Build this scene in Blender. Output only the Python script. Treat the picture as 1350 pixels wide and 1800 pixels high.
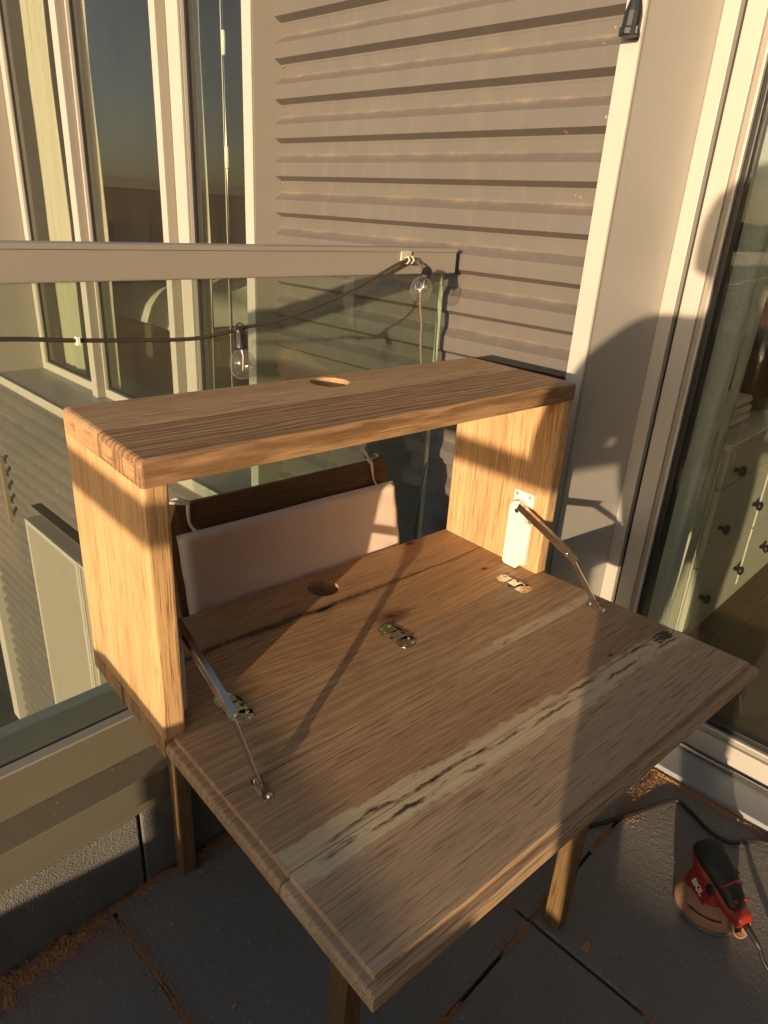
import bpy, bmesh, math, random
from mathutils import Vector, Matrix
random.seed(7)
for o in list(bpy.data.objects): bpy.data.objects.remove(o)
SC = bpy.context.scene
COL = SC.collection
ZO = 0.6                    # plan heights are measured from the desk top, 0.6 m above the terrace floor
AZ = math.radians(4.5)      # the desk stands turned 4.5 degrees to the building

# ------------------------------------------------------------------ camera
cd = bpy.data.cameras.new('camera'); cam = bpy.data.objects.new('camera', cd); COL.objects.link(cam)
cd.sensor_fit = 'VERTICAL'; cd.sensor_height = 36; cd.lens = 24.17; cd.clip_start = 0.02; cd.clip_end = 6000
R_ = Vector((.7024, -.7095, .0567)).normalized(); F_ = Vector((.6674, .6288, -.3989)).normalized()
U_ = R_.cross(F_).normalized(); R_ = F_.cross(U_).normalized()
cam.matrix_world = Matrix(((R_.x, U_.x, -F_.x, -.3185), (R_.y, U_.y, -F_.y, -.6614), (R_.z, U_.z, -F_.z, .6359+ZO), (0, 0, 0, 1)))
SC.camera = cam
# ------------------------------------------------------------------ sky, sun, exposure
SUN = Vector((.92, .3717, -.1250)).normalized()      # direction the light travels
EL = math.asin(-SUN.z)
w = bpy.data.worlds.new('World'); SC.world = w; w.use_nodes = True
nt = w.node_tree; bg = nt.nodes['Background']
sky = nt.nodes.new('ShaderNodeTexSky'); sky.sky_type = 'NISHITA'; sky.sun_disc = False
sky.sun_elevation = EL; sky.sun_rotation = math.atan2(-SUN.x, -SUN.y)
sky.air_density = 0.8; sky.dust_density = 1.2; sky.ozone_density = 0.5
nt.links.new(sky.outputs[0], bg.inputs[0]); bg.inputs[1].default_value = 0.14
ld = bpy.data.lights.new('sun', 'SUN'); ld.energy = 4.6; ld.angle = math.radians(0.53); ld.color = (1.0, .75, .48)
sun = bpy.data.objects.new('sun', ld); COL.objects.link(sun)
sun.rotation_euler = SUN.to_track_quat('-Z', 'Y').to_euler(); sun.location = (-6, -3, 4)
vs = SC.view_settings; vs.view_transform = 'Standard'; vs.look = 'None'; vs.exposure = 0.68; vs.gamma = 1.0; vs.use_curve_mapping = False
SC.render.engine = 'CYCLES'; SC.cycles.use_denoising = True; SC.cycles.transparent_max_bounces = 24
SC.cycles.caustics_reflective = False; SC.cycles.caustics_refractive = False; SC.cycles.max_bounces = 10

# ------------------------------------------------------------------ node helpers
class NT:
    def __init__(s, name):
        s.m = bpy.data.materials.new(name); s.m.use_nodes = True; s.t = s.m.node_tree; s.n = s.t.nodes
        s.b = s.n['Principled BSDF']; s.out = s.n['Material Output']
        s.co = s.n.new('ShaderNodeTexCoord').outputs['Object']
    def link(s, a, b): s.t.links.new(a, b)
    def set(s, sock, v):
        if hasattr(v, 'links') or isinstance(v, bpy.types.NodeSocket): s.link(v, sock)
        else: sock.default_value = v
    def map(s, v=None, loc=(0,0,0), rot=(0,0,0), scale=(1,1,1)):
        n = s.n.new('ShaderNodeMapping'); s.link(v or s.co, n.inputs[0]); n.inputs[1].default_value = loc
        n.inputs[2].default_value = rot; n.inputs[3].default_value = scale; return n.outputs[0]
    def noise(s, v=None, scale=5, detail=3, rough=.55, dist=0, col=False):
        n = s.n.new('ShaderNodeTexNoise'); s.link(v or s.co, n.inputs['Vector']); n.inputs['Scale'].default_value = scale
        n.inputs['Detail'].default_value = detail; n.inputs['Roughness'].default_value = rough; n.inputs['Distortion'].default_value = dist
        return n.outputs['Color' if col else 'Fac']
    def vor(s, v=None, scale=5, feat='F1', out='Distance'):
        n = s.n.new('ShaderNodeTexVoronoi'); n.feature = feat; s.link(v or s.co, n.inputs['Vector']); n.inputs['Scale'].default_value = scale
        return n.outputs[out]
    def wave(s, v, scale, dist, detail=2, dscale=1, prof='SAW', typ='BANDS', dir_='Y'):
        n = s.n.new('ShaderNodeTexWave'); n.wave_type = typ; n.wave_profile = prof
        if typ == 'BANDS': n.bands_direction = dir_
        s.link(v, n.inputs['Vector']); n.inputs['Scale'].default_value = scale; n.inputs['Distortion'].default_value = dist
        n.inputs['Detail'].default_value = detail; n.inputs['Detail Scale'].default_value = dscale; return n.outputs['Fac']
    def ramp(s, f, stops, interp='LINEAR'):
        n = s.n.new('ShaderNodeValToRGB'); e = n.color_ramp.elements; n.color_ramp.interpolation = interp
        while len(e) < len(stops): e.new(.5)
        for i, (p, c) in enumerate(stops):
            e[i].position = p; e[i].color = (c, c, c, 1) if isinstance(c, (int, float)) else (*c, 1)
        s.link(f, n.inputs[0]); return n.outputs[0]
    def mix(s, f, a, b, mode='MIX'):
        n = s.n.new('ShaderNodeMix'); n.data_type = 'RGBA'; n.blend_type = mode
        s.set(n.inputs[0], f)
        for k, v in ((6, a), (7, b)):
            if isinstance(v, (tuple, list)): n.inputs[k].default_value = (*v[:3], 1)
            elif isinstance(v, (int, float)): n.inputs[k].default_value = (v, v, v, 1)
            else: s.link(v, n.inputs[k])
        return n.outputs[2]
    def math(s, op, a, b=0.0, c=None, clamp=False):
        n = s.n.new('ShaderNodeMath'); n.operation = op; n.use_clamp = clamp; s.set(n.inputs[0], a); s.set(n.inputs[1], b)
        if c is not None: s.set(n.inputs[2], c)
        return n.outputs[0]
    def xyz(s, v=None):
        n = s.n.new('ShaderNodeSeparateXYZ'); s.link(v or s.co, n.inputs[0]); return n.outputs
    def bump(s, h, strength=.3, dist=.001):
        n = s.n.new('ShaderNodeBump'); n.inputs['Strength'].default_value = strength; n.inputs['Distance'].default_value = dist
        s.link(h, n.inputs['Height']); s.link(n.outputs[0], s.b.inputs['Normal']); return n
    def fin(s, color=None, rough=None, metal=0, spec=None):
        if color is not None:
            if isinstance(color, (tuple, list)): s.b.inputs['Base Color'].default_value = (*color, 1)
            else: s.link(color, s.b.inputs['Base Color'])
        if rough is not None: s.set(s.b.inputs['Roughness'], rough)
        s.b.inputs['Metallic'].default_value = metal
        if spec is not None: s.b.inputs['Specular IOR Level'].default_value = spec
        return s.m

def rgbm(c, k): return tuple(min(1, v*k) for v in c)

def oak(name, seed, grain='X', base=(.43, .265, .145), sap=False, crack=False, dark=1.0, knots=(), ringk=.34, rings=36, ringd=.66, pale=False):
    s = NT(name); base = rgbm(base, dark)
    rot = {'X': (0, 0, 0), 'Y': (0, 0, math.pi/2), 'Z': (0, math.pi/2, 0)}[grain]
    v = s.map(rot=rot)
    v = s.map(v, loc=(seed*3.7, seed*1.3, seed*.7))
    # distort the grain around knots and with slow waviness
    wob = s.noise(s.map(v, scale=(1.1, 3.5, 3.5)), 1.0, 1)
    xs = s.xyz(v)
    comb = s.n.new('ShaderNodeCombineXYZ'); s.link(xs[0], comb.inputs[0])
    yy = s.math('ADD', xs[1], s.math('MULTIPLY', s.math('SUBTRACT', wob, .5), .035))
    for (kx, ky, kr) in knots:
        o = s.xyz(s.co)
        dx = s.math('MULTIPLY', s.math('SUBTRACT', o[0], kx), .45); dy = s.math('SUBTRACT', o[1], ky)
        r2 = s.math('SQRT', s.math('ADD', s.math('MULTIPLY', dx, dx), s.math('MULTIPLY', dy, dy)))
        g = s.math('POWER', 2.718, s.math('MULTIPLY', s.math('DIVIDE', r2, kr), -1.0))
        yy = s.math('ADD', yy, s.math('MULTIPLY', s.math('MULTIPLY', g, r2), 2.2))
    s.link(yy, comb.inputs[1]); s.link(xs[2], comb.inputs[2]); gv = comb.outputs[0]
    broad = s.noise(s.map(gv, scale=(.8, 17, 17)), 1.0, 4, .62)
    ring = s.wave(s.map(gv, scale=(.16, 1, 1)), rings, 7.0, 2.5, 1.6, 'SIN')
    fine = s.noise(s.map(gv, scale=(4.5, 300, 300)), 1.0, 3, .65)
    pore = s.ramp(s.math('ADD', s.noise(s.map(gv, scale=(15, 540, 540)), 1.0, 2, .55), s.math('MULTIPLY', s.math('SUBTRACT', s.noise(s.map(gv, scale=(3, 30, 30)), 1.0, 3), .5), .28)), [(.36, 0), (.45, 1)])
    fleck = s.ramp(s.noise(s.map(gv, scale=(60, 200, 200)), 1.0, 1, .5), [(.62, 0), (.74, 1)])
    c = s.ramp(broad, [(.28, rgbm(base, .74)), (.5, base), (.72, rgbm(base, 1.2))])
    c = s.mix(s.math('MULTIPLY', ring, ringk), c, rgbm((base[0], base[1]*.93, base[2]*.85), ringd))
    c = s.mix(s.ramp(fine, [(.3, .42), (.62, 0)]), c, rgbm((base[0], base[1]*.9, base[2]*.8), .52))
    c = s.mix(s.math('MULTIPLY', fleck, .10), c, rgbm(base, 1.3))
    pm = s.math('MULTIPLY', s.math('SUBTRACT', 1.0, pore), .70)
    c = s.mix(pm, c, rgbm((base[0], base[1]*.82, base[2]*.7), .34))
    o = s.xyz(s.co)
    hgt = pore
    if sap:   # pale sapwood streak with ragged edges and black cracks along the glue joint
        yc = s.math('ADD', s.math('MULTIPLY', o[0], -.034), -.262)
        rag = s.math('ADD', s.math('MULTIPLY', s.math('SUBTRACT', s.noise(s.map(scale=(60, 45, 1)), 1.0, 3, .6), .5), .020), s.math('MULTIPLY', s.math('SUBTRACT', s.noise(s.map(scale=(9, 260, 1)), 1.0, 2, .6), .5), .020))
        slow = s.math('MULTIPLY', s.math('SUBTRACT', s.noise(s.map(scale=(5, 4, 1)), 1.0, 2), .5), .030)
        dd = s.math('ABSOLUTE', s.math('ADD', s.math('ADD', s.math('SUBTRACT', o[1], yc), rag), slow))
        half = s.math('ADD', .0245, s.math('MULTIPLY', o[0], -.012))
        mask = s.ramp(s.math('SUBTRACT', dd, half), [(0, 1), (.0032, 0)])
        mask = s.math('MULTIPLY', mask, s.ramp(o[0], [(.012, 0), (.016, 1)]))
        sapc = s.mix(s.ramp(fine, [(.35, .6), (.62, 0)]), (.68, .53, .33), (.46, .31, .17))
        c = s.mix(s.math('MULTIPLY', mask, s.ramp(broad, [(.3, .66), (.6, .95)])), c, sapc)
        cm = None
        for (off, sd_, x0, x1, th) in ((.004, 1.3, .06, .40, .0042), (-.012, 4.1, .04, .30, .0034), (.012, 7.7, .42, .72, .0020), (-.004, 9.9, .30, .78, .0016)):
            yk = s.math('ADD', s.math('ADD', yc, off), s.math('MULTIPLY', s.math('SUBTRACT', s.noise(s.map(loc=(sd_, sd_, 0), scale=(8, 0, 0)), 1.0, 4, .6), .5), .040))
            wk = s.math('MULTIPLY', s.math('MULTIPLY', s.ramp(s.noise(s.map(loc=(sd_*3, 0, 0), scale=(17, 25, 0)), 1.0, 3, .65), [(.46, .02), (.74, 1)]), s.ramp(o[0], [(x0, 0), (x0+.05, 1), (x1-.08, 1), (x1, 0)])), th)
            k1 = s.ramp(s.math('SUBTRACT', s.math('ABSOLUTE', s.math('SUBTRACT', o[1], yk)), wk), [(0, 1), (.0008, 0)])
            k1 = s.math('MULTIPLY', k1, s.ramp(o[0], [(x0, 0), (x0+.02, 1), (x1-.02, 1), (x1, 0)]))
            k1 = s.math('MULTIPLY', k1, s.ramp(s.noise(s.map(loc=(sd_*5, 0, 0), scale=(13, 60, 0)), 1.0, 4, .7), [(.44, 0), (.56, 1)]))
            cm = k1 if cm is None else s.math('MAXIMUM', cm, k1)
        # the broad black rot patch at the right-hand end
        ex = s.math('DIVIDE', s.math('SUBTRACT', o[0], .752), .040); ey = s.math('DIVIDE', s.math('SUBTRACT', o[1], -.277), .012)
        er = s.math('ADD', s.math('ADD', s.math('MULTIPLY', ex, ex), s.math('MULTIPLY', ey, ey)), s.math('MULTIPLY', s.math('SUBTRACT', s.noise(s.map(scale=(70, 170, 1)), 1.0, 3), .5), 3.2))
        cm = s.math('MAXIMUM', cm, s.ramp(er, [(.35, 1), (.7, 0)]))
        c = s.mix(s.math('MULTIPLY', cm, .93), c, (.018, .012, .009)); hgt = s.math('SUBTRACT', hgt, s.math('MULTIPLY', cm, 3))
        # faint pale patch near the first joint
    if pale:   # faint sapwood streak along the first joint, right-hand half
        dd = s.math('ABSOLUTE', s.math('ADD', s.math('SUBTRACT', o[1], -.121), s.math('MULTIPLY', s.math('SUBTRACT', s.noise(s.map(scale=(14, 160, 1)), 1.0, 3, .65), .5), .03)))
        pm2 = s.math('MULTIPLY', s.ramp(dd, [(.007, .75), (.016, 0)]), s.ramp(o[0], [(.40, 0), (.52, 1)]))
        c = s.mix(pm2, c, (.64, .49, .30))
        ck = s.ramp(s.math('ABSOLUTE', s.math('SUBTRACT', s.noise(s.map(loc=(.7, 0, 0), scale=(10, 110, 1)), 1.0, 3, .6), .5)), [(.010, 1), (.025, 0)])
        ck = s.math('MULTIPLY', s.math('MULTIPLY', ck, pm2), s.ramp(s.noise(s.map(scale=(16, 30, 1)), 1.0, 2), [(.50, 0), (.56, 1)]))
        c = s.mix(ck, c, (.03, .02, .013))
    if crack:  # dark rotten seam along the joint of the bottom panel
        yc = s.math('ADD', .142, s.math('MULTIPLY', s.math('SUBTRACT', s.noise(s.map(scale=(11, 1, 1)), 1.0, 3), .5), .018))
        wid = s.math('MULTIPLY', s.math('MULTIPLY', s.ramp(o[0], [(.02, .9), (.30, .85), (.42, .5), (.52, .05), (.75, .0)]), s.ramp(s.noise(s.map(scale=(26, 8, 1)), 1.0, 3, .6), [(.3, .25), (.65, 1)])), .0095)
        dd = s.math('SUBTRACT', s.math('ABSOLUTE', s.math('SUBTRACT', o[1], yc)), s.math('MULTIPLY', wid, s.math('ADD', .25, s.noise(s.map(scale=(60, 60, 1)), 1.0, 3, .7))))
        cm = s.ramp(dd, [(0, 1), (.0022, 0)])
        ex = s.math('DIVIDE', s.math('SUBTRACT', o[0], .352), .020); ey = s.math('DIVIDE', s.math('SUBTRACT', o[1], .1375), .0055)
        er = s.math('ADD', s.math('ADD', s.math('MULTIPLY', ex, ex), s.math('MULTIPLY', ey, ey)), s.math('MULTIPLY', s.math('SUBTRACT', s.noise(s.map(scale=(90, 160, 1)), 1.0, 3), .5), 2.2))
        blot = s.ramp(er, [(.5, 1), (.8, 0)])
        halo = s.math('MULTIPLY', s.ramp(dd, [(0, .5), (.012, 0)]), s.ramp(o[0], [(.5, 1), (.6, 0)]))
        c = s.mix(halo, c, (.12, .065, .032))
        spk = s.ramp(s.noise(s.map(scale=(150, 300, 1)), 1.0, 2), [(.40, 0), (.60, .9)])
        c = s.mix(s.math('MULTIPLY', cm, .9), c, s.mix(spk, (.02, .012, .008), (.19, .105, .052))); c = s.mix(blot, c, (.008, .006, .005)); hgt = s.math('SUBTRACT', hgt, s.math('MULTIPLY', cm, 3))
    for (kx, ky, kr) in knots:
        ex = s.math('DIVIDE', s.math('SUBTRACT', o[0], kx), kr*1.5); ey = s.math('DIVIDE', s.math('SUBTRACT', o[1], ky), kr*.8)
        er = s.math('ADD', s.math('ADD', s.math('MULTIPLY', ex, ex), s.math('MULTIPLY', ey, ey)), s.math('MULTIPLY', s.math('SUBTRACT', s.noise(s.map(scale=(60, 60, 60)), 1.0, 2), .5), .9))
        c = s.mix(s.ramp(er, [(.0, .9), (.35, .62), (1.7, 0)]), c, (.12, .045, .018))
        c = s.mix(s.ramp(er, [(.0, 1), (.06, 0)]), c, (.02, .012, .01))
    s.bump(s.math('ADD', hgt, s.math('MULTIPLY', fine, .6)), .35, .0006)
    return s.fin(c, s.ramp(fine, [(.3, .62), (.7, .5)]), spec=.35)

def paint(name, col, rough=.45, var=.08, scale=6, dirt=None, bump=0, metal=0, streak=False, spec=None):
    s = NT(name)
    n = s.noise(scale=scale, detail=5)
    c = s.mix(n, rgbm(col, 1-var), rgbm(col, 1+var))
    if streak:
        st = s.noise(s.map(scale=(26, 26, 1.6)), 1.0, 4, .6); c = s.mix(s.ramp(st, [(.45, 0), (.75, .45)]), c, dirt)
    elif dirt:
        c = s.mix(s.ramp(s.noise(scale=scale*9, detail=6, rough=.7), [(.55, 0), (.8, .55)]), c, dirt)
    if bump: s.bump(s.noise(scale=bump, detail=4), .12, .0006)
    return s.fin(c, s.ramp(n, [(.2, max(0, rough-.06)), (.8, rough+.08)]), metal, spec)

def glass(name, tint=(.93, .97, .95), dust=.0, dscale=60, ior=1.45):
    s = NT(name); s.n.remove(s.b)
    tr = s.n.new('ShaderNodeBsdfTransparent'); tr.inputs[0].default_value = (*tint, 1)
    gl = s.n.new('ShaderNodeBsdfGlossy'); gl.inputs['Roughness'].default_value = .0; gl.inputs[0].default_value = (1, 1, 1, 1)
    fr = s.n.new('ShaderNodeFresnel'); fr.inputs[0].default_value = ior
    ge = s.n.new('ShaderNodeNewGeometry'); ff = s.math('MULTIPLY', fr.outputs[0], s.math('SUBTRACT', 1.0, ge.outputs['Backfacing']))
    mx = s.n.new('ShaderNodeMixShader'); s.link(ff, mx.inputs[0]); s.link(tr.outputs[0], mx.inputs[1]); s.link(gl.outputs[0], mx.inputs[2])
    last = mx.outputs[0]
    if dust:
        df = s.n.new('ShaderNodeBsdfDiffuse'); df.inputs[0].default_value = (.62, .56, .46, 1)
        big = s.noise(s.map(scale=(3, 3, 2)), 1.0, 4, .6)
        spk = s.ramp(s.vor(scale=dscale), [(.0, 1), (.09, 0)])
        spk = s.math('MULTIPLY', spk, s.ramp(s.noise(scale=9, detail=2), [(.48, 0), (.6, .8)]))
        run = s.ramp(s.noise(s.map(scale=(34, 34, 2.2)), 1.0, 4, .65), [(.5, .0), (.8, .5)])
        f = s.math('MULTIPLY', s.math('ADD', s.math('ADD', s.ramp(big, [(.3, .5), (.7, 1.2)]), spk), run), dust, clamp=True)
        m2 = s.n.new('ShaderNodeMixShader'); s.link(f, m2.inputs[0]); s.link(last, m2.inputs[1]); s.link(df.outputs[0], m2.inputs[2]); last = m2.outputs[0]
    s.link(last, s.out.inputs[0]); return s.m

def plain(name, col, rough=.5, metal=0, spec=None, coat=0):
    s = NT(name); n = s.noise(scale=40, detail=4)
    m = s.fin(s.mix(n, rgbm(col, .86), rgbm(col, 1.12)), s.ramp(n, [(.2, max(.02, rough-.07)), (.8, rough+.07)]), metal, spec)
    if coat: s.b.inputs['Coat Weight'].default_value = coat
    return m

# ------------------------------------------------------------------ mesh helpers
class MB:
    def __init__(s): s.v = []; s.f = []; s.sm = []
    def add(s, vs, fs, smooth=False):
        k = len(s.v); s.v += [tuple(v) for v in vs]
        for f in fs: s.f.append(tuple(i+k for i in f)); s.sm.append(smooth)
        return s
    def box(s, x0, x1, y0, y1, z0, z1):
        if x0 > x1: x0, x1 = x1, x0
        if y0 > y1: y0, y1 = y1, y0
        if z0 > z1: z0, z1 = z1, z0
        v = [(x0,y0,z0),(x1,y0,z0),(x1,y1,z0),(x0,y1,z0),(x0,y0,z1),(x1,y0,z1),(x1,y1,z1),(x0,y1,z1)]
        return s.add(v, [(0,3,2,1),(4,5,6,7),(0,1,5,4),(1,2,6,5),(2,3,7,6),(3,0,4,7)])
    def frustum(s, a, b, z0, z1):     # a, b = (x0,x1,y0,y1) bottom and top
        v = [(a[0],a[2],z0),(a[1],a[2],z0),(a[1],a[3],z0),(a[0],a[3],z0),(b[0],b[2],z1),(b[1],b[2],z1),(b[1],b[3],z1),(b[0],b[3],z1)]
        return s.add(v, [(0,3,2,1),(4,5,6,7),(0,1,5,4),(1,2,6,5),(2,3,7,6),(3,0,4,7)])
    def obox(s, c, ax, ay, az, hx, hy, hz):
        c = Vector(c); ax = Vector(ax).normalized()*hx; ay = Vector(ay).normalized()*hy; az = Vector(az).normalized()*hz
        v = [c+i*ax+j*ay+k*az for k in (-1,1) for (i,j) in ((-1,-1),(1,-1),(1,1),(-1,1))]
        return s.add(v, [(0,3,2,1),(4,5,6,7),(0,1,5,4),(1,2,6,5),(2,3,7,6),(3,0,4,7)])
    def prism(s, poly, axis, a0, a1, smooth=False):   # poly in the two other axes, extruded along axis
        def P(p, a): return {'x': (a, p[0], p[1]), 'y': (p[0], a, p[1]), 'z': (p[0], p[1], a)}[axis]
        n = len(poly); v = [P(p, a0) for p in poly]+[P(p, a1) for p in poly]
        fs = [tuple(range(n))[::-1], tuple(range(n, 2*n))]
        k = len(s.v); s.v += v
        for f in fs: s.f.append(tuple(i+k for i in f)); s.sm.append(False)
        for i in range(n): s.f.append((k+i, k+(i+1) % n, k+n+(i+1) % n, k+n+i)); s.sm.append(smooth)
        return s
    def tube(s, pts, r, n=8, caps=True):
        pts = [Vector(p) for p in pts]; rs = r if isinstance(r, (list, tuple)) else [r]*len(pts)
        rings = []; up = Vector((0, 0, 1)); prev = None
        for i, p in enumerate(pts):
            t = (pts[min(i+1, len(pts)-1)]-pts[max(i-1, 0)]).normalized()
            a = t.cross(prev if prev else up)
            if a.length < 1e-4: a = t.cross(Vector((1, 0, 0)))
            a.normalize(); b = t.cross(a).normalized(); prev = -b if False else (a.cross(t))
            rings.append([p+(a*math.cos(2*math.pi*k/n)+b*math.sin(2*math.pi*k/n))*rs[i] for k in range(n)])
        v = [q for rg in rings for q in rg]; f = []
        for i in range(len(pts)-1):
            for k in range(n): f.append((i*n+k, i*n+(k+1) % n, (i+1)*n+(k+1) % n, (i+1)*n+k))
        s.add(v, f, True)
        if caps: k = len(s.v)-len(v); s.f += [tuple(k+j for j in range(n))[::-1], tuple(k+len(v)-n+j for j in range(n))]; s.sm += [False, False]
        return s
    def lathe(s, prof, n=24, M=None, smooth=True, cap=True):   # prof = [(r, z)], about local z
        M = M or Matrix(); v = []; f = []
        for (r, z) in prof:
            for k in range(n): v.append(M @ Vector((r*math.cos(2*math.pi*k/n), r*math.sin(2*math.pi*k/n), z)))
        for i in range(len(prof)-1):
            for k in range(n): f.append((i*n+k, i*n+(k+1) % n, (i+1)*n+(k+1) % n, (i+1)*n+k))
        s.add(v, f, smooth)
        if cap:
            k = len(s.v)-len(v); s.f += [tuple(k+j for j in range(n))[::-1], tuple(k+len(v)-n+j for j in range(n))]; s.sm += [False, False]
        return s
    def build(s, name, mat, parent=None, bevel=0, seg=2, kind=None, local=False, subsurf=0, label=None, wfun=None):
        me = bpy.data.meshes.new(name)
        base = Vector((0, 0, 0))
        q = parent
        while q is not None: base += Vector(q.location); q = q.parent
        off = Vector((0, 0, 0)) if local else Vector((0, 0, ZO))-base
        me.from_pydata([(v[0]+off.x, v[1]+off.y, v[2]+off.z) for v in s.v], [], s.f)
        me.polygons.foreach_set('use_smooth', s.sm)
        bm = bmesh.new(); bm.from_mesh(me); bmesh.ops.recalc_face_normals(bm, faces=bm.faces); bm.to_mesh(me); bm.free()
        me.update()
        if wfun:
            at = me.attributes.new('bevel_weight_edge', 'FLOAT', 'EDGE')
            for ed in me.edges:
                p, q = (me.vertices[i].co-off for i in ed.vertices); at.data[ed.index].value = wfun((p+q)/2, q-p)
        if mat: me.materials.append(mat)
        o = bpy.data.objects.new(name, me); COL.objects.link(o)
        if parent: o.parent = parent
        if bevel:
            b = o.modifiers.new('bevel', 'BEVEL'); b.width = bevel; b.segments = seg; b.limit_method = 'WEIGHT' if wfun else 'ANGLE'; b.angle_limit = math.radians(40)
        if subsurf:
            b = o.modifiers.new('sub', 'SUBSURF'); b.levels = subsurf; b.render_levels = subsurf
        if kind: o['kind'] = kind
        if label: o['label'] = label
        return o

def tag(o, label, cat, group=None):
    o['label'] = label; o['category'] = cat
    if group: o['group'] = group
    return o
def thing(name, label, cat, loc=(0, 0, -ZO), rotz=0, group=None):
    o = bpy.data.objects.new(name, None); COL.objects.link(o); o.empty_display_size = .05
    o.location = (loc[0], loc[1], loc[2]+ZO); o.rotation_euler = (0, 0, rotz); return tag(o, label, cat, group)
def smooth_path(pts, n=8):
    out = []; P = [Vector(p) for p in pts]
    for i in range(len(P)-1):
        p0 = P[max(i-1, 0)]; p1 = P[i]; p2 = P[i+1]; p3 = P[min(i+2, len(P)-1)]
        for k in range(n):
            t = k/n
            out.append(.5*((2*p1)+(-p0+p2)*t+(2*p0-5*p1+4*p2-p3)*t*t+(-p0+3*p1-3*p2+p3)*t**3))
    return out+[P[-1]]
def rrect(x0, x1, y0, y1, r, n=5):
    pts = []
    for cx, cy, a0 in ((x1-r, y1-r, 0), (x0+r, y1-r, 90), (x0+r, y0+r, 180), (x1-r, y0+r, 270)):
        for k in range(n+1):
            a = math.radians(a0+90*k/n); pts.append((cx+r*math.cos(a), cy+r*math.sin(a)))
    return pts
def axisM(o, z, x=None):
    z = Vector(z).normalized(); x = Vector(x) if x else (Vector((1, 0, 0)) if abs(z.x) < .9 else Vector((0, 1, 0)))
    y = z.cross(x).normalized(); x = y.cross(z).normalized(); o = Vector(o)
    return Matrix(((x.x, y.x, z.x, o.x), (x.y, y.y, z.y, o.y), (x.z, y.z, z.z, o.z), (0, 0, 0, 1)))

# ------------------------------------------------------------------ materials
M = {}
M['tile'] = None
s = NT('paving concrete')
big = s.noise(scale=3.0, detail=5); sp = s.ramp(s.vor(scale=190), [(.12, 1), (.26, 0)]); sp2 = s.ramp(s.noise(scale=75, detail=2), [(.52, 0), (.62, 1)])
c = s.mix(big, (.185, .162, .142), (.265, .235, .206)); c = s.mix(s.math('MULTIPLY', sp, s.math('MULTIPLY', sp2, .8)), c, (.62, .57, .50))
dk = s.ramp(s.vor(s.map(loc=(3, 1, 0)), scale=140), [(.0, .6), (.2, 0)]); c = s.mix(dk, c, (.06, .056, .052))
c = s.mix(s.ramp(s.noise(scale=2.0, detail=6, rough=.7), [(.55, 0), (.8, .22)]), c, (.20, .10, .045))
s.bump(s.math('ADD', s.noise(scale=260, detail=3), s.math('MULTIPLY', s.noise(scale=90, detail=3), 1.5)), .6, .0016); M['tile'] = s.fin(c, .78)
s = NT('rough concrete'); n1 = s.noise(scale=320, detail=3); n2 = s.noise(scale=14, detail=5)
c = s.mix(n1, (.10, .095, .088), (.30, .28, .25)); c = s.mix(s.ramp(n2, [(.35, .4), (.7, 0)]), c, (.08, .075, .07)); s.bump(n1, 1.0, .004); M['conc'] = s.fin(c, .9)
M['bed'] = paint('joint bed', (.085, .058, .036), .95, .2, 40)
M['frame'] = paint('powder coated window aluminium', (.43, .40, .365), .42, .04, 5, (.36, .315, .26))
M['rail'] = paint('powder coated rail aluminium', (.29, .262, .225), .42, .05, 9, (.24, .21, .165), 500)
M['kick'] = paint('bronze anodised aluminium', (.235, .205, .150), .38, .06, 5, (.22, .18, .12), 300, .35)
s = NT('taupe corrugated sheet'); z = s.xyz()[2]; WP = s.n.new('ShaderNodeNewGeometry').outputs['Position']
n = s.noise(WP, scale=4, detail=5); c = s.mix(n, (.110, .097, .088), (.138, .122, .110))
st = s.noise(s.map(WP, scale=(1, 24, 1.1)), 1.0, 4, .6); c = s.mix(s.ramp(st, [(.5, 0), (.78, .3)]), c, (.20, .17, .13))
dd_ = s.noise(s.map(WP, scale=(1, 13, 9)), 1.0, 6, .75)
zl = s.ramp(s.math('ABSOLUTE', s.math('SUBTRACT', z, -.031)), [(.0015, 1), (.007, 0)])
c = s.mix(s.math('MULTIPLY', zl, s.ramp(dd_, [(.44, 0), (.68, .6)])), c, (.30, .23, .15)); s.bump(s.noise(scale=500, detail=2), .1, .0004)
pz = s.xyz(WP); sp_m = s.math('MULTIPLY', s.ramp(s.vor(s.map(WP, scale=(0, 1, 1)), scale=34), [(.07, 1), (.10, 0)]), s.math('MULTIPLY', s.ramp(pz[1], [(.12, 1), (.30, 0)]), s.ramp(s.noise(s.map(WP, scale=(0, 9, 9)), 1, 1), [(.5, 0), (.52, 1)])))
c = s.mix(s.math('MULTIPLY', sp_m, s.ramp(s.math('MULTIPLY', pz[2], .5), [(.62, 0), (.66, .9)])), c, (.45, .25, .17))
M['siding'] = s.fin(c, .46, .0)
M['gasket'] = plain('black rubber gasket', (.012, .012, .013), .5)
M['dark'] = plain('dark groove', (.018, .017, .016), .6)
M['track'] = plain('brushed track aluminium', (.55, .52, .47), .28, .9)
M['sillmetal'] = paint('grey sill metal', (.30, .30, .31), .40, .05, 6)
M['wglass'] = glass('window glass', (.88, .90, .87), .016, 90, 1.6)
M['dglass'] = glass('door glass', (.86, .89, .86), .012, 120, 1.62)
M['bglass'] = glass('balustrade glass', (.80, .84, .785), .024, 120)
M['cglass'] = glass('clean balustrade glass', (.975, .985, .98), .004, 120)
s = NT('bulb glass'); s.n.remove(s.b)
tr = s.n.new('ShaderNodeBsdfTransparent'); tr.inputs[0].default_value = (.97, .96, .94, 1)
gl = s.n.new('ShaderNodeBsdfGlossy'); gl.inputs['Roughness'].default_value = .07
df = s.n.new('ShaderNodeBsdfDiffuse'); df.inputs[0].default_value = (.8, .75, .65, 1)
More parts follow.
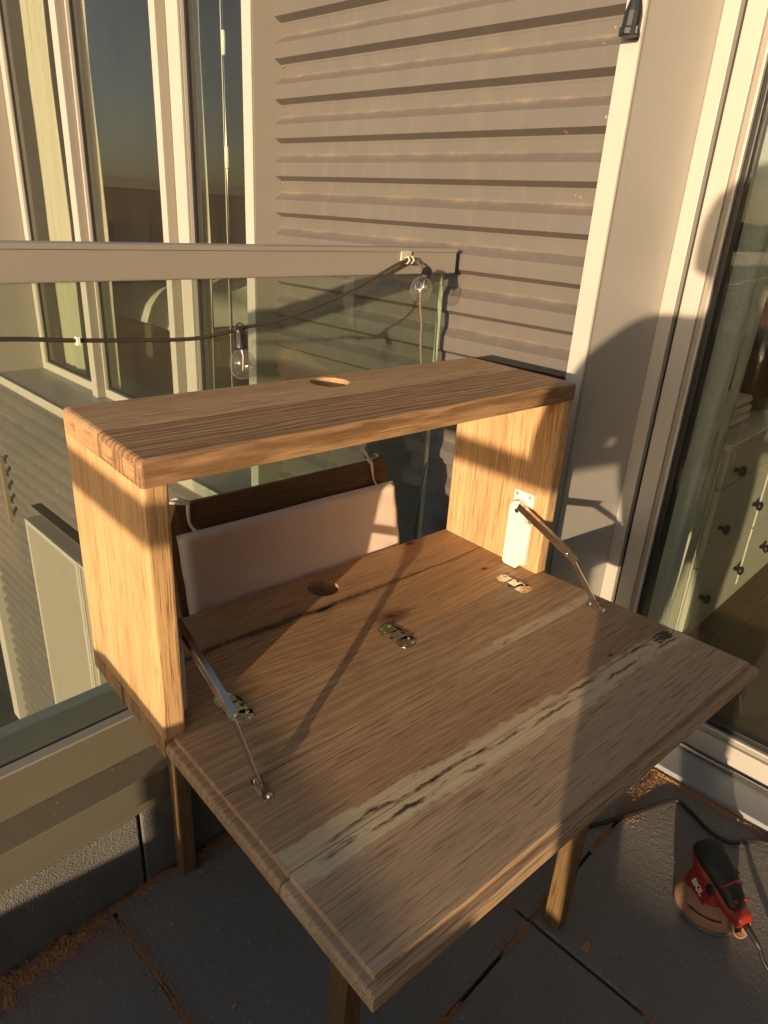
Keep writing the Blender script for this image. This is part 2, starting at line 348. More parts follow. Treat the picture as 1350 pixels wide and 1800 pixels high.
lw = s.n.new('ShaderNodeLayerWeight'); lw.inputs[0].default_value = .5
f1 = s.ramp(lw.outputs['Facing'], [(.0, .06), (.6, .12), (.92, .55), (1, .8)])
m1 = s.n.new('ShaderNodeMixShader'); s.link(f1, m1.inputs[0]); s.link(tr.outputs[0], m1.inputs[1]); s.link(gl.outputs[0], m1.inputs[2])
f2 = s.ramp(lw.outputs['Facing'], [(.5, .02), (1, .16)])
m2 = s.n.new('ShaderNodeMixShader'); s.link(f2, m2.inputs[0]); s.link(m1.outputs[0], m2.inputs[1]); s.link(df.outputs[0], m2.inputs[2]); s.link(m2.outputs[0], s.out.inputs[0]); M['bulb'] = s.m
M['edge'] = plain('green glass edge', (.55, .57, .46), .2)
M['steel'] = plain('nickel plated steel', (.62, .56, .46), .22, 1.0)
M['brass'] = plain('brassy nickel', (.50, .44, .30), .20, 1.0)
M['chrome'] = plain('chrome', (.75, .73, .7), .12, 1.0)
M['white'] = plain('white lacquered metal', (.80, .78, .70), .38)
M['blackpl'] = plain('black plastic', (.018, .018, .018), .42)
M['cable'] = plain('black rubber cable', (.016, .015, .014), .5)
M['wirelit'] = plain('dark brown cable', (.05, .038, .028), .42)
M['oldwood'] = oak('old table leg wood', 9.1, 'Z', (.19, .115, .052))
M['chairwood'] = oak('brown chair wood', 5.3, 'X', (.13, .072, .036))
M['saw'] = paint('sawdust', (.40, .20, .085), .95, .45, 420, bump=700)
M['chip'] = paint('wood chip', (.48, .25, .11), .9, .35, 160)
s = NT('cream cotton'); wv = s.noise(scale=900, detail=2); cl = s.noise(scale=14, detail=4)
s.bump(s.math('ADD', s.math('MULTIPLY', wv, .25), cl), .35, .003); M['cotton'] = s.fin(s.mix(cl, (.72, .58, .49), (.80, .66, .56)), .85)
M['ribbon'] = paint('grey white ribbon', (.62, .58, .55), .8, .1, 60)

# ================================================================== THE SETTING
# far ground
m = MB(); m.add([(-3000, -3000, -9), (3000, -3000, -9), (3000, 3000, -9), (-3000, 3000, -9)], [(0, 1, 2, 3)])
m.build('ground', paint('dull far ground', (.05, .052, .04), .95, .25, .02), kind='structure')
# low ridge round the horizon and one brick block that the window panes mirror
m = MB(); v = []; f = []; NR = 240
for i in range(NR):
    a = 2*math.pi*i/NR; r_ = 420+30*math.sin(a*5); h_ = 2.5+2.2*math.sin(a*7+1)+1.5*math.sin(a*23)+random.uniform(0, 1.6)
    for rr, zz in ((r_-60, -9.2), (r_, h_), (r_+120, -9.2)): v.append((rr*math.cos(a), rr*math.sin(a), zz))
for i in range(NR):
    j = (i+1) % NR
    for k in range(2): f.append((i*3+k, j*3+k, j*3+k+1, i*3+k+1))
m.add(v, f); m.build('hills', paint('dark wooded hills', (.035, .04, .028), .95, .3, .05), kind='structure')
blk = thing('brick_building', 'distant low brick building seen mirrored in the middle window pane', 'building', (-13, 38, -9))
MB().box(-22, -9, 34, 46, -9, 1.0).build('wall', paint('dark brick', (.13, .075, .05), .9, .2, 2), blk)
MB().box(-22.2, -8.8, 33.8, 46.2, 1.0, 1.45).build('parapet', paint('pale coping', (.34, .30, .25), .8, .08, 2), blk)
for k in range(6):
    wn = MB().box(-21+2.05*k, -19.8+2.05*k, 33.93, 33.99, -2.2, -.5).build('window', M['dark'], blk); MB().box(-21.1+2.05*k, -19.7+2.05*k, 33.90, 33.99, -2.36, -2.22).build('sill', M['rail'], wn)
# terrace floor: bedding slab with paving tiles
T = .568; X0 = .003; Y0 = .290
floor = MB().box(-1.80, 1.30, -3.4, .30, -.74, -.634).build('floor', M['bed'], kind='structure')
tm = None
for i in range(-4, 3):
    for j in range(0, 6):
        x0 = X0+i*T+.0035; x1 = X0+(i+1)*T-.0035; y1 = Y0-j*T-.0035; y0 = y1-T+.007
        x0 = max(x0, -1.68); x1 = min(x1, 1.146)
        if x1-x0 < .03: continue
        dz = random.uniform(-.0012, .0012)
        MB().box(x0, x1, y0, y1, -.634, -.6+dz).build('tile', M['tile'], floor, bevel=.003, seg=2)

# ------------------------------------------------------------------ balustrade builder
def balustrade(name, label, along, face, a0, a1, sgn, joints, rail_end, gm='bglass'):
    """along: 'x' or 'y' = running axis; face = coordinate of the curb face; sgn = +1 outward direction"""
    t = thing(name, label, 'balustrade', (0, 0, -ZO))
    def bx(p0, p1, q0, q1, z0, z1):
        f0, f1 = face+sgn*q0, face+sgn*q1
        return MB().box(p0, p1, f0, f1, z0, z1) if along == 'x' else MB().box(f0, f1, p0, p1, z0, z1)
    cuts = [a0]+joints+[a1]
    for i in range(len(cuts)-1):
        bx(cuts[i]+.0025, cuts[i+1]-.0025, 0, .16, -.68, -.427).build('curb_block', M['conc'], t, bevel=.004)
    bx(a0, a1, .004, .12, -.427, -.401).build('drip_edge', M['kick'], t)
    bx(a0, a1, -.004, .12, -.401, -.342).build('lower_cladding', M['kick'], t, bevel=.002)
    bx(a0, a1, .062, .16, -.342, -.252).build('upper_cladding', M['kick'], t, bevel=.002)
    bx(a0, a1, .060, .082, -.2525, -.248).build('cover_strip', M['rail'], t, bevel=.001)
    bx(a0, a1, .082, .089, -.252, -.2505).build('gasket', M['dark'], t)
    bx(a0, a1, .1045, .19, -.2535, -.262).build('outer_sill', M['sillmetal'], t)
    g0, g1 = a0, rail_end-.016
    bx(g0, g1, .089, .101, -.30, .535).build('glass_panel', M[gm], t)
    bx(g1+.0003, g1+.0012, .0892, .1008, -.25, .5195).build('glass_edge', M['edge'], t)
    r0, r1 = a0, rail_end
    bx(r0, r1, .070, .118, .520, .572).build('top_rail', M['rail'], t, bevel=.0025)
    bx(r0, r1, .0672, .0699, .564, .571).build('rail_lip', M['rail'], t, bevel=.001)
    return t
balustrade('glass_balustrade', 'glass balustrade with grey metal top rail and bronze kick panels behind the desk', 'x', .295, -1.74, .975, 1, [-1.1, -.43, .079, .62], .955)
balustrade('glass_balustrade', 'glass balustrade closing the sunny side of the terrace, beyond the left edge of the view', 'y', -1.70, -3.4, .285, -1, [-2.6, -1.8, -1.0, -.3], .285, 'cglass')

# ------------------------------------------------------------------ siding walls
XS = .98; PITCH = .0925; ZREF = .700
def siding_mesh(y0, y1):
    prof = [(.022, 0), (.022, -.030), (.0, -.048), (0, -.081), (.0215, -PITCH+.001), (.0215, -PITCH-.004)]
    m = MB(); v = []
    for y in (y0, y1):
        for (px, pz) in prof: v.append((XS+px, y, pz))
        for (px, pz) in reversed(prof): v.append((XS+px+.0015, y, pz-.0008))
    n = len(prof)*2
    fs = [(i, (i+1) % n, n+(i+1) % n, n+i) for i in range(n)]
    m.add(v, fs); return m
def siding(name, label, y0, y1, ztop, zbot):
    t = thing(name, label, 'wall', (0, 0, -ZO))
    first = None; k = math.floor((ztop-ZREF)/PITCH); z = ZREF+k*PITCH
    while z > zbot:
        if first is None:
            first = siding_mesh(y0, y1).build('siding_board', M['siding'], t, local=True); o = first
        else:
            o = first.copy(); COL.objects.link(o)
        o.location = (0, 0, z+ZO); z -= PITCH
    for kk in range(0, 22, 3):
        zz = ZREF+PITCH*(9-kk)-.004
        if zbot < zz < ztop: MB().lathe([(.004, 0), (.0035, .002), (.001, .003)], 8, axisM((XS+.0215, y1-.012, zz), (-1, 0, 0))).build('rivet', M['kick'], t)
    MB().box(XS+.026, XS+.06, y0, y1, zbot, ztop).build('backing_sheet', M['dark'], t)
    return t
siding('siding_wall', 'taupe corrugated metal wall between the tall window and the white door surround', .060, 1.058, 1.60, -1.5)
siding('siding_wall', 'lower taupe corrugated metal wall under the neighbouring window bay', 1.06, 4.47, -.345, -3.3)
t = thing('corner_trim', 'pale vertical corner trim at the far end of the lower corrugated wall', 'trim', (.95, 4.5, -3.4))
MB().box(.93, 1.1, 4.472, 4.60, -3.4, -.2).build('trim_profile', M['frame'], t, bevel=.003)
MB().box(.94, .965, 3.845, 3.885, -1.35, -.9).build('wall_bracket', M['kick'], None, bevel=.003)
tag(bpy.data.objects['wall_bracket'], 'short bronze bracket on the lower corrugated wall at the left picture edge', 'bracket')
MB().box(-3, .95, 4.3, 9, -3.5, -3.36).build('shade_slab', paint('dark shade colour', (.03, .03, .03), .9, .2, 8), kind='structure')  # dark slab stands in for the shade low on the far wall
MB().box(-6, .9, .7, 4.3, -3.6, -3.45).build('courtyard', paint('courtyard paving', (.07, .065, .06), .9, .2, 3), kind='structure')

# wall cabinet on the lower wall
t = thing('wall_cabinet', 'pale flat metal cabinet fixed to the lower corrugated wall beyond the glass', 'cabinet', (.93, 3.0, -2.6))
MB().box(.897, 1.0, 2.56, 3.374, -2.75, -1.133).build('body', M['rail'], t, bevel=.003)
def ring(x0, x1, y0, y1, z0, z1, w):
    m = MB(); m.box(x0, x1, y0, y1, z1-w, z1); m.box(x0, x1, y0, y1, z0, z0+w); m.box(x0, x1, y0, y0+w, z0+w, z1-w); m.box(x0, x1, y1-w, y1, z0+w, z1-w); return m
ring(.886, .8965, 2.66, 3.374, -2.75, -1.133, .026).build('door_frame', M['frame'], t, bevel=.002)
MB().box(.890, .8965, 2.687, 3.346, -2.72, -1.16).build('door_panel', M['rail'], t)
ring(.888, .8965, 2.56, 2.652, -2.75, -1.133, .012).build('side_strip', M['frame'], t, bevel=.002)
MB().box(.93, 1.0, 2.50, 3.36, -1.062, -1.055).build('drip_cap', M['dark'], t)

# ------------------------------------------------------------------ neighbouring window bay
bay = thing('window_bay', 'projecting pale metal window bay with three tall panes left of the corrugated wall', 'window', (1.0, 2.3, -.35))
XF, XG, XM = .910, 1.196, 1.140; ZL = -.311; ZT = 1.75
m = MB(); m.box(XF, 1.30, 1.10, 3.56, ZL-.030, ZL); m.build('sill', M['rail'], bay, bevel=.002)
MB().box(XF-.006, XF-.0005, 1.058, 3.60, ZL-.040, ZL+.004).build('sill_edge', M['frame'], bay, bevel=.001)
MB().box(XF, 1.32, 1.058, 1.097, ZL-.04, ZT).build('right_jamb', M['rail'], bay, bevel=.002)
MB().box(XF-.005, XF-.0005, 1.058, 1.097, ZL+.006, ZT).build('jamb_face', M['frame'], bay, bevel=.001)
MB().box(XF, 1.32, 3.56, 3.62, ZL-.04, ZT).build('left_jamb', M['rail'], bay, bevel=.002)
MB().box(XF-.005, XF-.0005, 3.555, 3.60, ZL+.006, ZT).build('jamb_face', M['frame'], bay, bevel=.001)
for (y0, y1) in ((2.750, 2.809), (1.943, 1.984)):
    fin = MB().box(XM, 1.26, y0, y1, ZL+.001, ZT).build('mullion_fin', M['rail'], bay, bevel=.002)
    MB().box(XM-.004, XM-.0005, y0, y1, ZL+.001, ZT).build('fin_face', M['frame'], fin, bevel=.001)
# sash frames + panes
def sash(y0, y1, wl, wr, wb, step=0):
    f = MB()
    f.box(XG-.02, XG+.03, y0, y0+wr, ZL+.001, ZT); f.box(XG-.02, XG+.03, y1-wl, y1, ZL+.001, ZT); f.box(XG-.02, XG+.03, y0+wr, y1-wl, ZL+.001, ZL+wb)
    if step: f.box(XG-.032, XG-.0205, y1-wl, y1-wl*.45, ZL+.001, ZT)
    o = f.build('sash_frame', M['frame'], bay, bevel=.002)
    m = MB(); g = .012
    m.box(XG-.006, XG+.004, y0+wr, y0+wr+g, ZL+wb, ZT); m.box(XG-.006, XG+.004, y1-wl-g, y1-wl, ZL+wb, ZT); m.box(XG-.006, XG+.004, y0+wr+g, y1-wl-g, ZL+wb, ZL+wb+g)
    m.build('gasket', M['gasket'], o)
    MB().box(XG, XG+.008, y0+wr+g*.2, y1-wl-g*.2, ZL+wb, ZT).build('pane', M['wglass'], o)
sash(2.812, 3.556, .050, .012, .045); sash(1.988, 2.748, .012, .012, .045); sash(1.10, 1.940, .098, .012, .045, 1)

# room behind the bay
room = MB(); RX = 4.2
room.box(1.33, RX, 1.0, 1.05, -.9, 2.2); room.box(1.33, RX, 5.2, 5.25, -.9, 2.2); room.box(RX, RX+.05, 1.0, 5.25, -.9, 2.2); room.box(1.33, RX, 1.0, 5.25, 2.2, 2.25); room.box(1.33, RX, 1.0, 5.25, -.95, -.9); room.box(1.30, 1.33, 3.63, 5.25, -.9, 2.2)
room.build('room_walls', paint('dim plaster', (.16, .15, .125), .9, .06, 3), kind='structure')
def curtain_mesh(x, y0, y1, z0, z1, amp, n, wid=80):
    m = MB(); v = []; f = []
    for i in range(wid+1):
        t = i/wid; y = y0+(y1-y0)*t
        dx = amp*math.sin(t*n*2*math.pi)+amp*.4*math.sin(t*n*4.7+1)
        for k in range(9):
            zz = z0+(z1-z0)*k/8; v.append((x+dx*(1-.25*k/8)+.004*math.sin(k*1.9+i*.4), y+.006*math.sin(k*1.1+i*.2), zz))
    for i in range(wid):
        for k in range(8): f.append((i*9+k, (i+1)*9+k, (i+1)*9+k+1, i*9+k+1))
    m.add(v, f, True); return m
s = NT('sheer curtain'); wv = s.noise(s.map(scale=(1, 300, 300)), 1, 2); s.bump(wv, .2, .001)
M['curt'] = s.fin(s.mix(wv, (.42, .40, .31), (.52, .49, .39)), .9)
def cloth(o, th=.002): 
    md = o.modifiers.new('solid', 'SOLIDIFY'); md.thickness = th; return o
tag(cloth(curtain_mesh(1.262, 3.17, 3.43, -.85, 1.8, .012, 3).build('curtain', M['curt'])), 'pale yellow green curtain behind the leftmost window pane', 'curtain')
tag(cloth(curtain_mesh(1.25, 2.725, 2.775, -.85, 1.8, .006, 1, 24).build('curtain', M['curt'])), 'narrow gathered curtain edge behind the middle window pane', 'curtain')
tag(cloth(curtain_mesh(1.25, 1.845, 1.885, -.85, 1.8, .006, 1, 24).build('curtain', M['curt'])), 'narrow gathered curtain edge behind the right window pane', 'curtain')
# added rod, its cream sleeves stand in for sun glints in the right pane
rod = thing('glint_rod', 'slim steel rod with two cream sleeves standing in for sun glints in the right window pane', 'glint rod', (1.25, 1.70, -.2))
MB().tube([(1.25, 1.700, -.30), (1.25, 1.700, 1.8)], .003, 6).build('rod', M['steel'], rod)
MB().tube([(1.25, 1.712, -.30), (1.25, 1.712, 1.8)], .0018, 6).build('cord', M['ribbon'], rod)
for z in (1.095, .748): MB().lathe([(.004, 0), (.008, .004), (.0085, .035), (.008, .070), (.004, .074)], 12, Matrix.Translation((1.25, 1.70, z))).build('glint_sleeve', M['white'], rod)
# bed behind the middle pane
bed = thing('bed', 'bed with a rumpled white duvet seen through the middle window pane', 'bed', (2.4, 4.0, -.9))
MB().box(1.95, 3.8, 3.42, 4.75, -.9, -.14).build('base', paint('brown bed base', (.10, .07, .045), .7, .1, 8), bed, bevel=.02)
m = MB(); v = []; f = []
NX, NY = 28, 22
for i in range(NX+1):
    for j in range(NY+1):
        a, b = i/NX, j/NY; e = min(1, 6*min(a, 1-a))*min(1, 6*min(b, 1-b))
        v.append((1.92+1.5*a, 3.38+1.36*b, -.12+.20*e**.5+.035*math.sin(a*9+b*4)*e+.03*math.sin(b*11-a*5)*e))
for i in range(NX):
    for j in range(NY): f.append((i*(NY+1)+j, (i+1)*(NY+1)+j, (i+1)*(NY+1)+j+1, i*(NY+1)+j+1))
m.add(v, f, True); cloth(m.build('duvet', paint('white linen', (.74, .72, .64), .9, .05, 7), bed), .02)
st = thing('footstool', 'dark grey rounded footstool inside the window bay', 'stool', (1.7, 2.1, -.9))
MB().lathe([(.05, -.9), (.20, -.88), (.22, -.6), (.21, -.42), (.16, -.36), (.02, -.345)], 24, Matrix.Translation((1.75, 2.10, 0))).build('seat', plain('dark grey felt', (.05, .05, .048), .9), st)

# unseen wall added behind the photographer to block low sky light
hw = thing('light_block_wall', 'taupe wall added behind the photographer to block low sky light, outside the view', 'wall', (-.2, -2.75, -.6))
for k in range(26): MB().box(-1.66, 1.30, -2.80, -2.70-.008*(k % 2), -.6+.11*k+.001, -.6+.11*(k+1)-.001).build('siding_board', M['kick'], hw, bevel=.002)
# ------------------------------------------------------------------ door surround pilaster
YR = .02; XD = 1.27; ZTOP = 1.75
pil = thing('door_surround', 'pale metal door surround with bright narrow front and wide side return', 'door surround', (1.1, .04, -.6))
MB().box(.970, .9765, .0225, .059, -.6, ZTOP).build('front_strip', M['frame'], pil, bevel=.001)
MB().box(.977, 1.33, YR, .0585, -.6, ZTOP).build('return_panel', M['frame'], pil, bevel=.001)
MB().box(.9705, .9767, YR-.0012, .0222, -.6, ZTOP).build('corner_bead', M['rail'], pil)
MB().box(XD, XD+.06, -.0130, .0195, -.6, ZTOP).build('jamb', M['frame'], pil, bevel=.0015)
# ------------------------------------------------------------------ sliding door
door = thing('sliding_door', 'glazed sliding door in a pale metal frame with black gaskets', 'door', (1.28, -.7, -.6))
MB().box(XD+.02, XD+.06, -.024, -.0135, -.58, ZTOP).build('groove', M['gasket'], door)
DY = -2.2
def dframe(x0, y_out, y_in, z0, z1, mat, name, x1=None, bev=.0015):
    m = MB(); m.box(x0, x1 or x0+.05, y_in, y_out, z0, ZTOP); m.box(x0, x1 or x0+.05, DY, y_in, z0, z1); return m.build(name, mat, door, bevel=bev)
dframe(XD+.003, -.0240, -.0630, -.592, -.524, M['frame'], 'door_frame')
dframe(XD+.012, -.0632, -.0748, -.5238, -.509, M['rail'], 'frame_step')
dframe(XD+.006, -.0750, -.0812, -.5088, -.502, M['frame'], 'glazing_bead')
dframe(XD+.014, -.0814, -.0950, -.5018, -.484, M['gasket'], 'gasket', bev=.003)
MB().box(XD+.030, XD+.042, DY, -.090, -.49, ZTOP).build('pane', M['dglass'], door)
MB().box(1.150, XD+.045, DY, .0195, -.61, -.585).build('sill', M['sillmetal'], door, bevel=.003)
MB().tube([(XD-.014, DY, -.580), (XD-.014, -.02, -.580)], .006, 8).build('track', M['track'], door)
MB().box(XD-.006, XD+.001, DY, -.02, -.5845, -.582).build('track_groove', M['dark'], door)

# room behind the door
IF = -.58
fl = MB().box(XD+.06, 4.6, -2.4, .9, IF-.06, IF-.004).build('room_floor', M['bed'], kind='structure')
M['plank'] = oak('interior oak floor', 3.3, 'X', (.20, .125, .058))
yy = -2.4; k = 0
while yy < .85:
    xx = XD+.062-(k % 3)*.4
    while xx < 4.6:
        a = max(xx, XD+.062); b = min(xx+1.4, 4.6)
        if b-a > .02: MB().box(a, b-.0015, yy, yy+.1165, IF-.02, IF+random.uniform(-.0004, .0004)).build('plank', M['plank'], fl)
        xx += 1.4
    yy += .118; k += 1
room = MB(); room.box(XD+.33, 4.6, .75, .8, IF, 2.2); room.box(4.6, 4.65, -2.4, .8, IF, 2.2); room.box(XD+.06, 4.6, -2.45, -2.4, IF, 2.2); room.box(XD+.06, 4.6, -2.4, .8, 2.2, 2.25)
room.box(XD+.062, XD+.32, .0595, .2, IF, 2.2)
room.build('room_walls', paint('warm white plaster', (.42, .40, .34), .9, .04, 3), kind='structure')
# linen curtain
s = NT('grey green linen'); w1 = s.noise(s.map(scale=(1, 400, 60)), 1, 2); w2 = s.noise(s.map(scale=(1, 60, 400)), 1, 2); s.bump(s.math('ADD', w1, w2), .5, .002)
M['linen'] = s.fin(s.mix(w1, (.40, .41, .42), (.50, .51, .51)), .9)
ct = thing('linen_curtain', 'grey green linen curtain with coarse hem just inside the sliding door', 'curtain', (1.4, -.05, -.57))
cloth(curtain_mesh(1.40, -.128, .05, IF+.01, 1.9, .010, 1.6, 50).build('cloth', M['linen'], ct))
cloth(curtain_mesh(1.398, -.152, -.1275, IF+.01, 1.9, .002, .5, 10).build('hem', paint('coarse hem', (.30, .29, .23), .95, .2, 120, bump=400), ct), .004)
# chest of drawers
chest = thing('chest_of_drawers', 'white chest of drawers with dark knobs inside the room', 'chest', (2.2, .15, IF))
M['wpaint'] = paint('white furniture paint', (.56, .53, .45), .42, .03, 5)
CY = -.073
MB().box(1.70, 2.84, CY+.008, CY+.47, IF+.02, .075).build('carcass', M['wpaint'], chest, bevel=.003)
MB().box(1.68, 2.86, CY-.018, CY+.48, .0755, .098).build('top', M['wpaint'], chest, bevel=.004)
MB().box(1.69, 2.85, CY-.004, CY+.0075, IF, IF+.045).build('plinth', M['wpaint'], chest, bevel=.003)
for (z0, z1) in ((IF+.05, -.307), (-.303, -.048), (-.044, .072)):
    for (x0, x1) in ((1.703, 2.155), (2.183, 2.836)):
        dr = MB().box(x0, x1, CY-.010, CY+.0075, z0, z1).build('drawer', M['wpaint'], chest, bevel=.004)
        for kx in ((1.785, 2.084) if x0 < 2 else (2.353, 2.66)):
            MB().lathe([(.007, 0), (.006, .012), (.015, .018), (.017, .026), (.010, .031), (.001, .032)], 14, axisM((kx, CY-.010, (z0+z1)/2-.01), (0, -1, 0))).build('knob', M['blackpl'], dr)
MB().box(2.158, 2.180, CY-.006, CY+.0075, IF+.05, .072).build('stile', M['wpaint'], chest, bevel=.002)
vase = thing('floor_vase', 'dark brown glazed bottle vase on the white chest of drawers', 'vase', (2.22, .06, .098))
MB().lathe([(.06, .099), (.078, .105), (.085, .16), (.086, .26), (.078, .32), (.05, .37), (.036, .40), (.036, .43), (.042, .44), (.030, .44), (.028, .40)], 28, Matrix.Translation((2.22, .06, 0)), cap=False).build('vessel', plain('brown glaze', (.055, .028, .014), .18, coat=.6), vase)
dg = MB()
for k in range(150):
    a = random.uniform(0, 6.28); sp_ = random.uniform(.02, .22); h = random.uniform(.12, .42)
    p0 = Vector((2.22+.02*math.cos(a), .06+.02*math.sin(a), .42)); p2 = p0+Vector((sp_*math.cos(a), sp_*math.sin(a), h)); p1 = (p0+p2)/2+Vector((0, 0, .05))
    dg.tube([p0, p1, p2], [.0016, .0018, .003], 4)
tag(dg.build('dried_grass', paint('dried grass', (.34, .23, .10), .9, .25, 60)), 'bundle of dried straw stems in the brown vase', 'dried grass')
# folded towel
m = MB()
for k in range(3): m.prism(rrect(-.02, .34, .10+.028*k, .126+.028*k, .0125, 4), 'x', 1.72, 2.02-.01*k, True)
tag(m.build('folded_towels', M['cotton'], bevel=.003), 'stack of folded cream towels on the white chest', 'towels')

# ================================================================== THE DESK
desk = thing('drop_front_desk', 'raw oak wall desk with its drop front open, standing on brown legs', 'desk', (0, 0, -ZO), -AZ)
W, D, H, TK, TS, FD = .800, .2505, .378, .0313, .0308, .4165
def board_hole(x0, x1, y0, y1, z0, z1, cx, cy, r, n=40):
    angs = sorted([2*math.pi*k/n for k in range(n)]+[math.atan2(yy-cy, xx-cx) % (2*math.pi) for xx in (x0, x1) for yy in (y0, y1)])
    out, inn = [], []
    for a in angs:
        c, s_ = math.cos(a), math.sin(a); ts = []
        if c > 1e-9: ts.append((x1-cx)/c)
        if c < -1e-9: ts.append((x0-cx)/c)
        if s_ > 1e-9: ts.append((y1-cy)/s_)
        if s_ < -1e-9: ts.append((y0-cy)/s_)
        t = min(ts); out.append((cx+c*t, cy+s_*t)); inn.append((cx+c*r, cy+s_*r))
    n = len(angs); m = MB()
    v = [(*p, z1) for p in out]+[(*p, z1) for p in inn]+[(*p, z0) for p in out]+[(*p, z0) for p in inn]; f = []
    for i in range(n):
        j = (i+1) % n
        f += [(i, j, n+j, n+i), (2*n+i, 3*n+i, 3*n+j, 2*n+j), (i, 2*n+i, 2*n+j, j), (n+i, n+j, 3*n+j, 3*n+i)]
    return m.add(v, f)
JS = .125
sh = MB().box(0, W, 0, JS-.0004, H-TK, H).build('top_board', oak('oak top front', 1.0, ringk=.85, rings=26, ringd=.36, base=(.42, .25, .128)), desk, bevel=.007, seg=3, wfun=lambda m, e: 0 if m.y > JS-.002 or m.z < H-TK+.001 else (1 if m.z > H-.001 else .55))
board_hole(0, W, JS+.0004, D, H-TK, H, .405, .206, .0315).build('top_board', oak('oak top back', 2.0, base=(.50, .315, .17)), desk, bevel=.007, seg=3, wfun=lambda m, e: 0 if m.y < JS+.002 or m.z < H-TK+.001 else (1 if m.z > H-.001 and (m.x < .01 or m.x > W-.01 or m.y > D-.002) else (.55 if (m.x < .001 or m.x > W-.001) and abs(e.z) > .01 and m.y > D-.01 else (.25 if m.z > H-.001 and math.hypot(m.x-.405, m.y-.206) < .0325 and math.hypot(e.x, e.y) < .02 else 0))))
JB = .137
for (xa, xb, sd) in ((0, TS, 4.0), (W-TS, W, 6.0)):
    MB().box(xa, xb, 0, JB-.0004, .0002, H-TK-.0004).build('side_board', oak('oak side front', sd, 'Z', base=(.64, .395, .20)), desk, bevel=.0045, seg=3, wfun=lambda m, e: 1 if m.y < .002 and abs(e.z) > .1 else 0)
    MB().box(xa, xb, JB+.0004, D, .0002, H-TK-.0004).build('side_board', oak('oak side back', sd+.6, 'Z', base=(.66, .415, .215)), desk, bevel=.0045, seg=3, wfun=lambda m, e: 1 if m.y > D-.002 and abs(e.z) > .1 else 0)
MB().box(0, W, .0006, JB-.0003, -TK, 0).build('bottom_board', oak('oak bottom front', 7.0, crack=True, ringk=.5, rings=24, knots=((.436, .050, .030), (.70, .075, .008)), base=(.50, .295, .145)), desk)
board_hole(0, W, JB+.0003, D, -TK, 0, .395, .197, .029).build('bottom_board', oak('oak bottom back', 8.0, crack=True, knots=((.655, .243, .012),), base=(.50, .295, .145)), desk)
# finger joints showing as end grain on the left side
M['endgrain'] = oak('oak end grain', 11.0, 'Y', (.46, .28, .148))
for k in range(4):
    y0 = .018+k*.062
    MB().box(-.0006, .010, y0, y0+.03, -TK+.0015, -.0012).build('finger_joint', M['endgrain'], desk)
    MB().box(-.0003, .010, y0, y0+.03, H-TK+.004, H-.008).build('finger_joint', M['endgrain'], desk)
# drop front
flap = bpy.data.objects.new('drop_front', None); COL.objects.link(flap); flap.parent = desk; flap.location = (0, 0, ZO); flap.rotation_euler = (-math.radians(2.3), 0, 0)
e = .012
cuts = [-.0006, -.132, -.268, -FD]
for i in range(3):
    a, b = cuts[i+1]+(.0007 if i < 2 else 0), cuts[i]-(.0007 if i else 0)
    fe = e if i == 2 else 0; m = MB()
    m.box(e, W+.002-e, a+fe, b, -.011, 0)
    m.frustum((0, W+.002, a, b), (.0035, W-.0015, a+(.0035 if i == 2 else 0), b), -.012, -.0075)
    m.box(0, W+.002, a, b, -.0235, -.012)
    m.build('board', oak('oak front %d' % i, (12.0, 14.0, 16.0)[i], sap=(i > 0), ringk=(.62, .45, .30)[i], rings=(20, 34, 52)[i], ringd=(.6, .62, .7)[i], pale=(i == 0), knots=((), ((.632, -.252, .006),), ())[i], base=((.52, .325, .175), (.46, .285, .155), (.50, .34, .21))[i]), flap, bevel=.0014, local=True, wfun=(lambda A, B: (lambda m, e: 0 if (abs(e.x) > .3 and (abs(m.y-A) < .001 or abs(m.y-B) < .001) and not (A < -.41 and abs(m.y-A) < .001)) else 1))(a, b))
# hinges
for hx in (.1, .4005, .7):
    up = [p for p in rrect(hx-.0165, hx+.0165, 0, .038, .0135, 6) if p[1] > .012]; lowp = [(hx-.0165, .0006), (hx+.0165, .0006)]
    h = MB().prism(up+lowp, 'z', .0001, .0013).build('hinge', M['brass'], desk, bevel=.0004)
    MB().prism([(p[0], -p[1]) for p in reversed(up+lowp)], 'z', .0003, .0016).build('leaf', M['brass'], h, bevel=.0004)
    MB().box(hx-.0095, hx+.0095, -.0095, .0095, .0004, .0022).build('link', M['steel'], h, bevel=.0006)
    for s_ in (-1, 1): MB().box(hx+s_*.0105, hx+s_*.0150, -.0026, .0026, .0012, .0020).build('knuckle_gap', M['dark'], h)
    for (sx, sy) in ((-.009, .029), (.009, .029), (-.011, .017), (-.009, -.029), (.009, -.029), (.011, -.017)):
        MB().lathe([(.0032, .0014), (.0030, .0022), (.0016, .0028), (.0002, .0024)], 10, Matrix.Translation((hx+sx, sy, 0))).build('screw', M['chrome'], h)
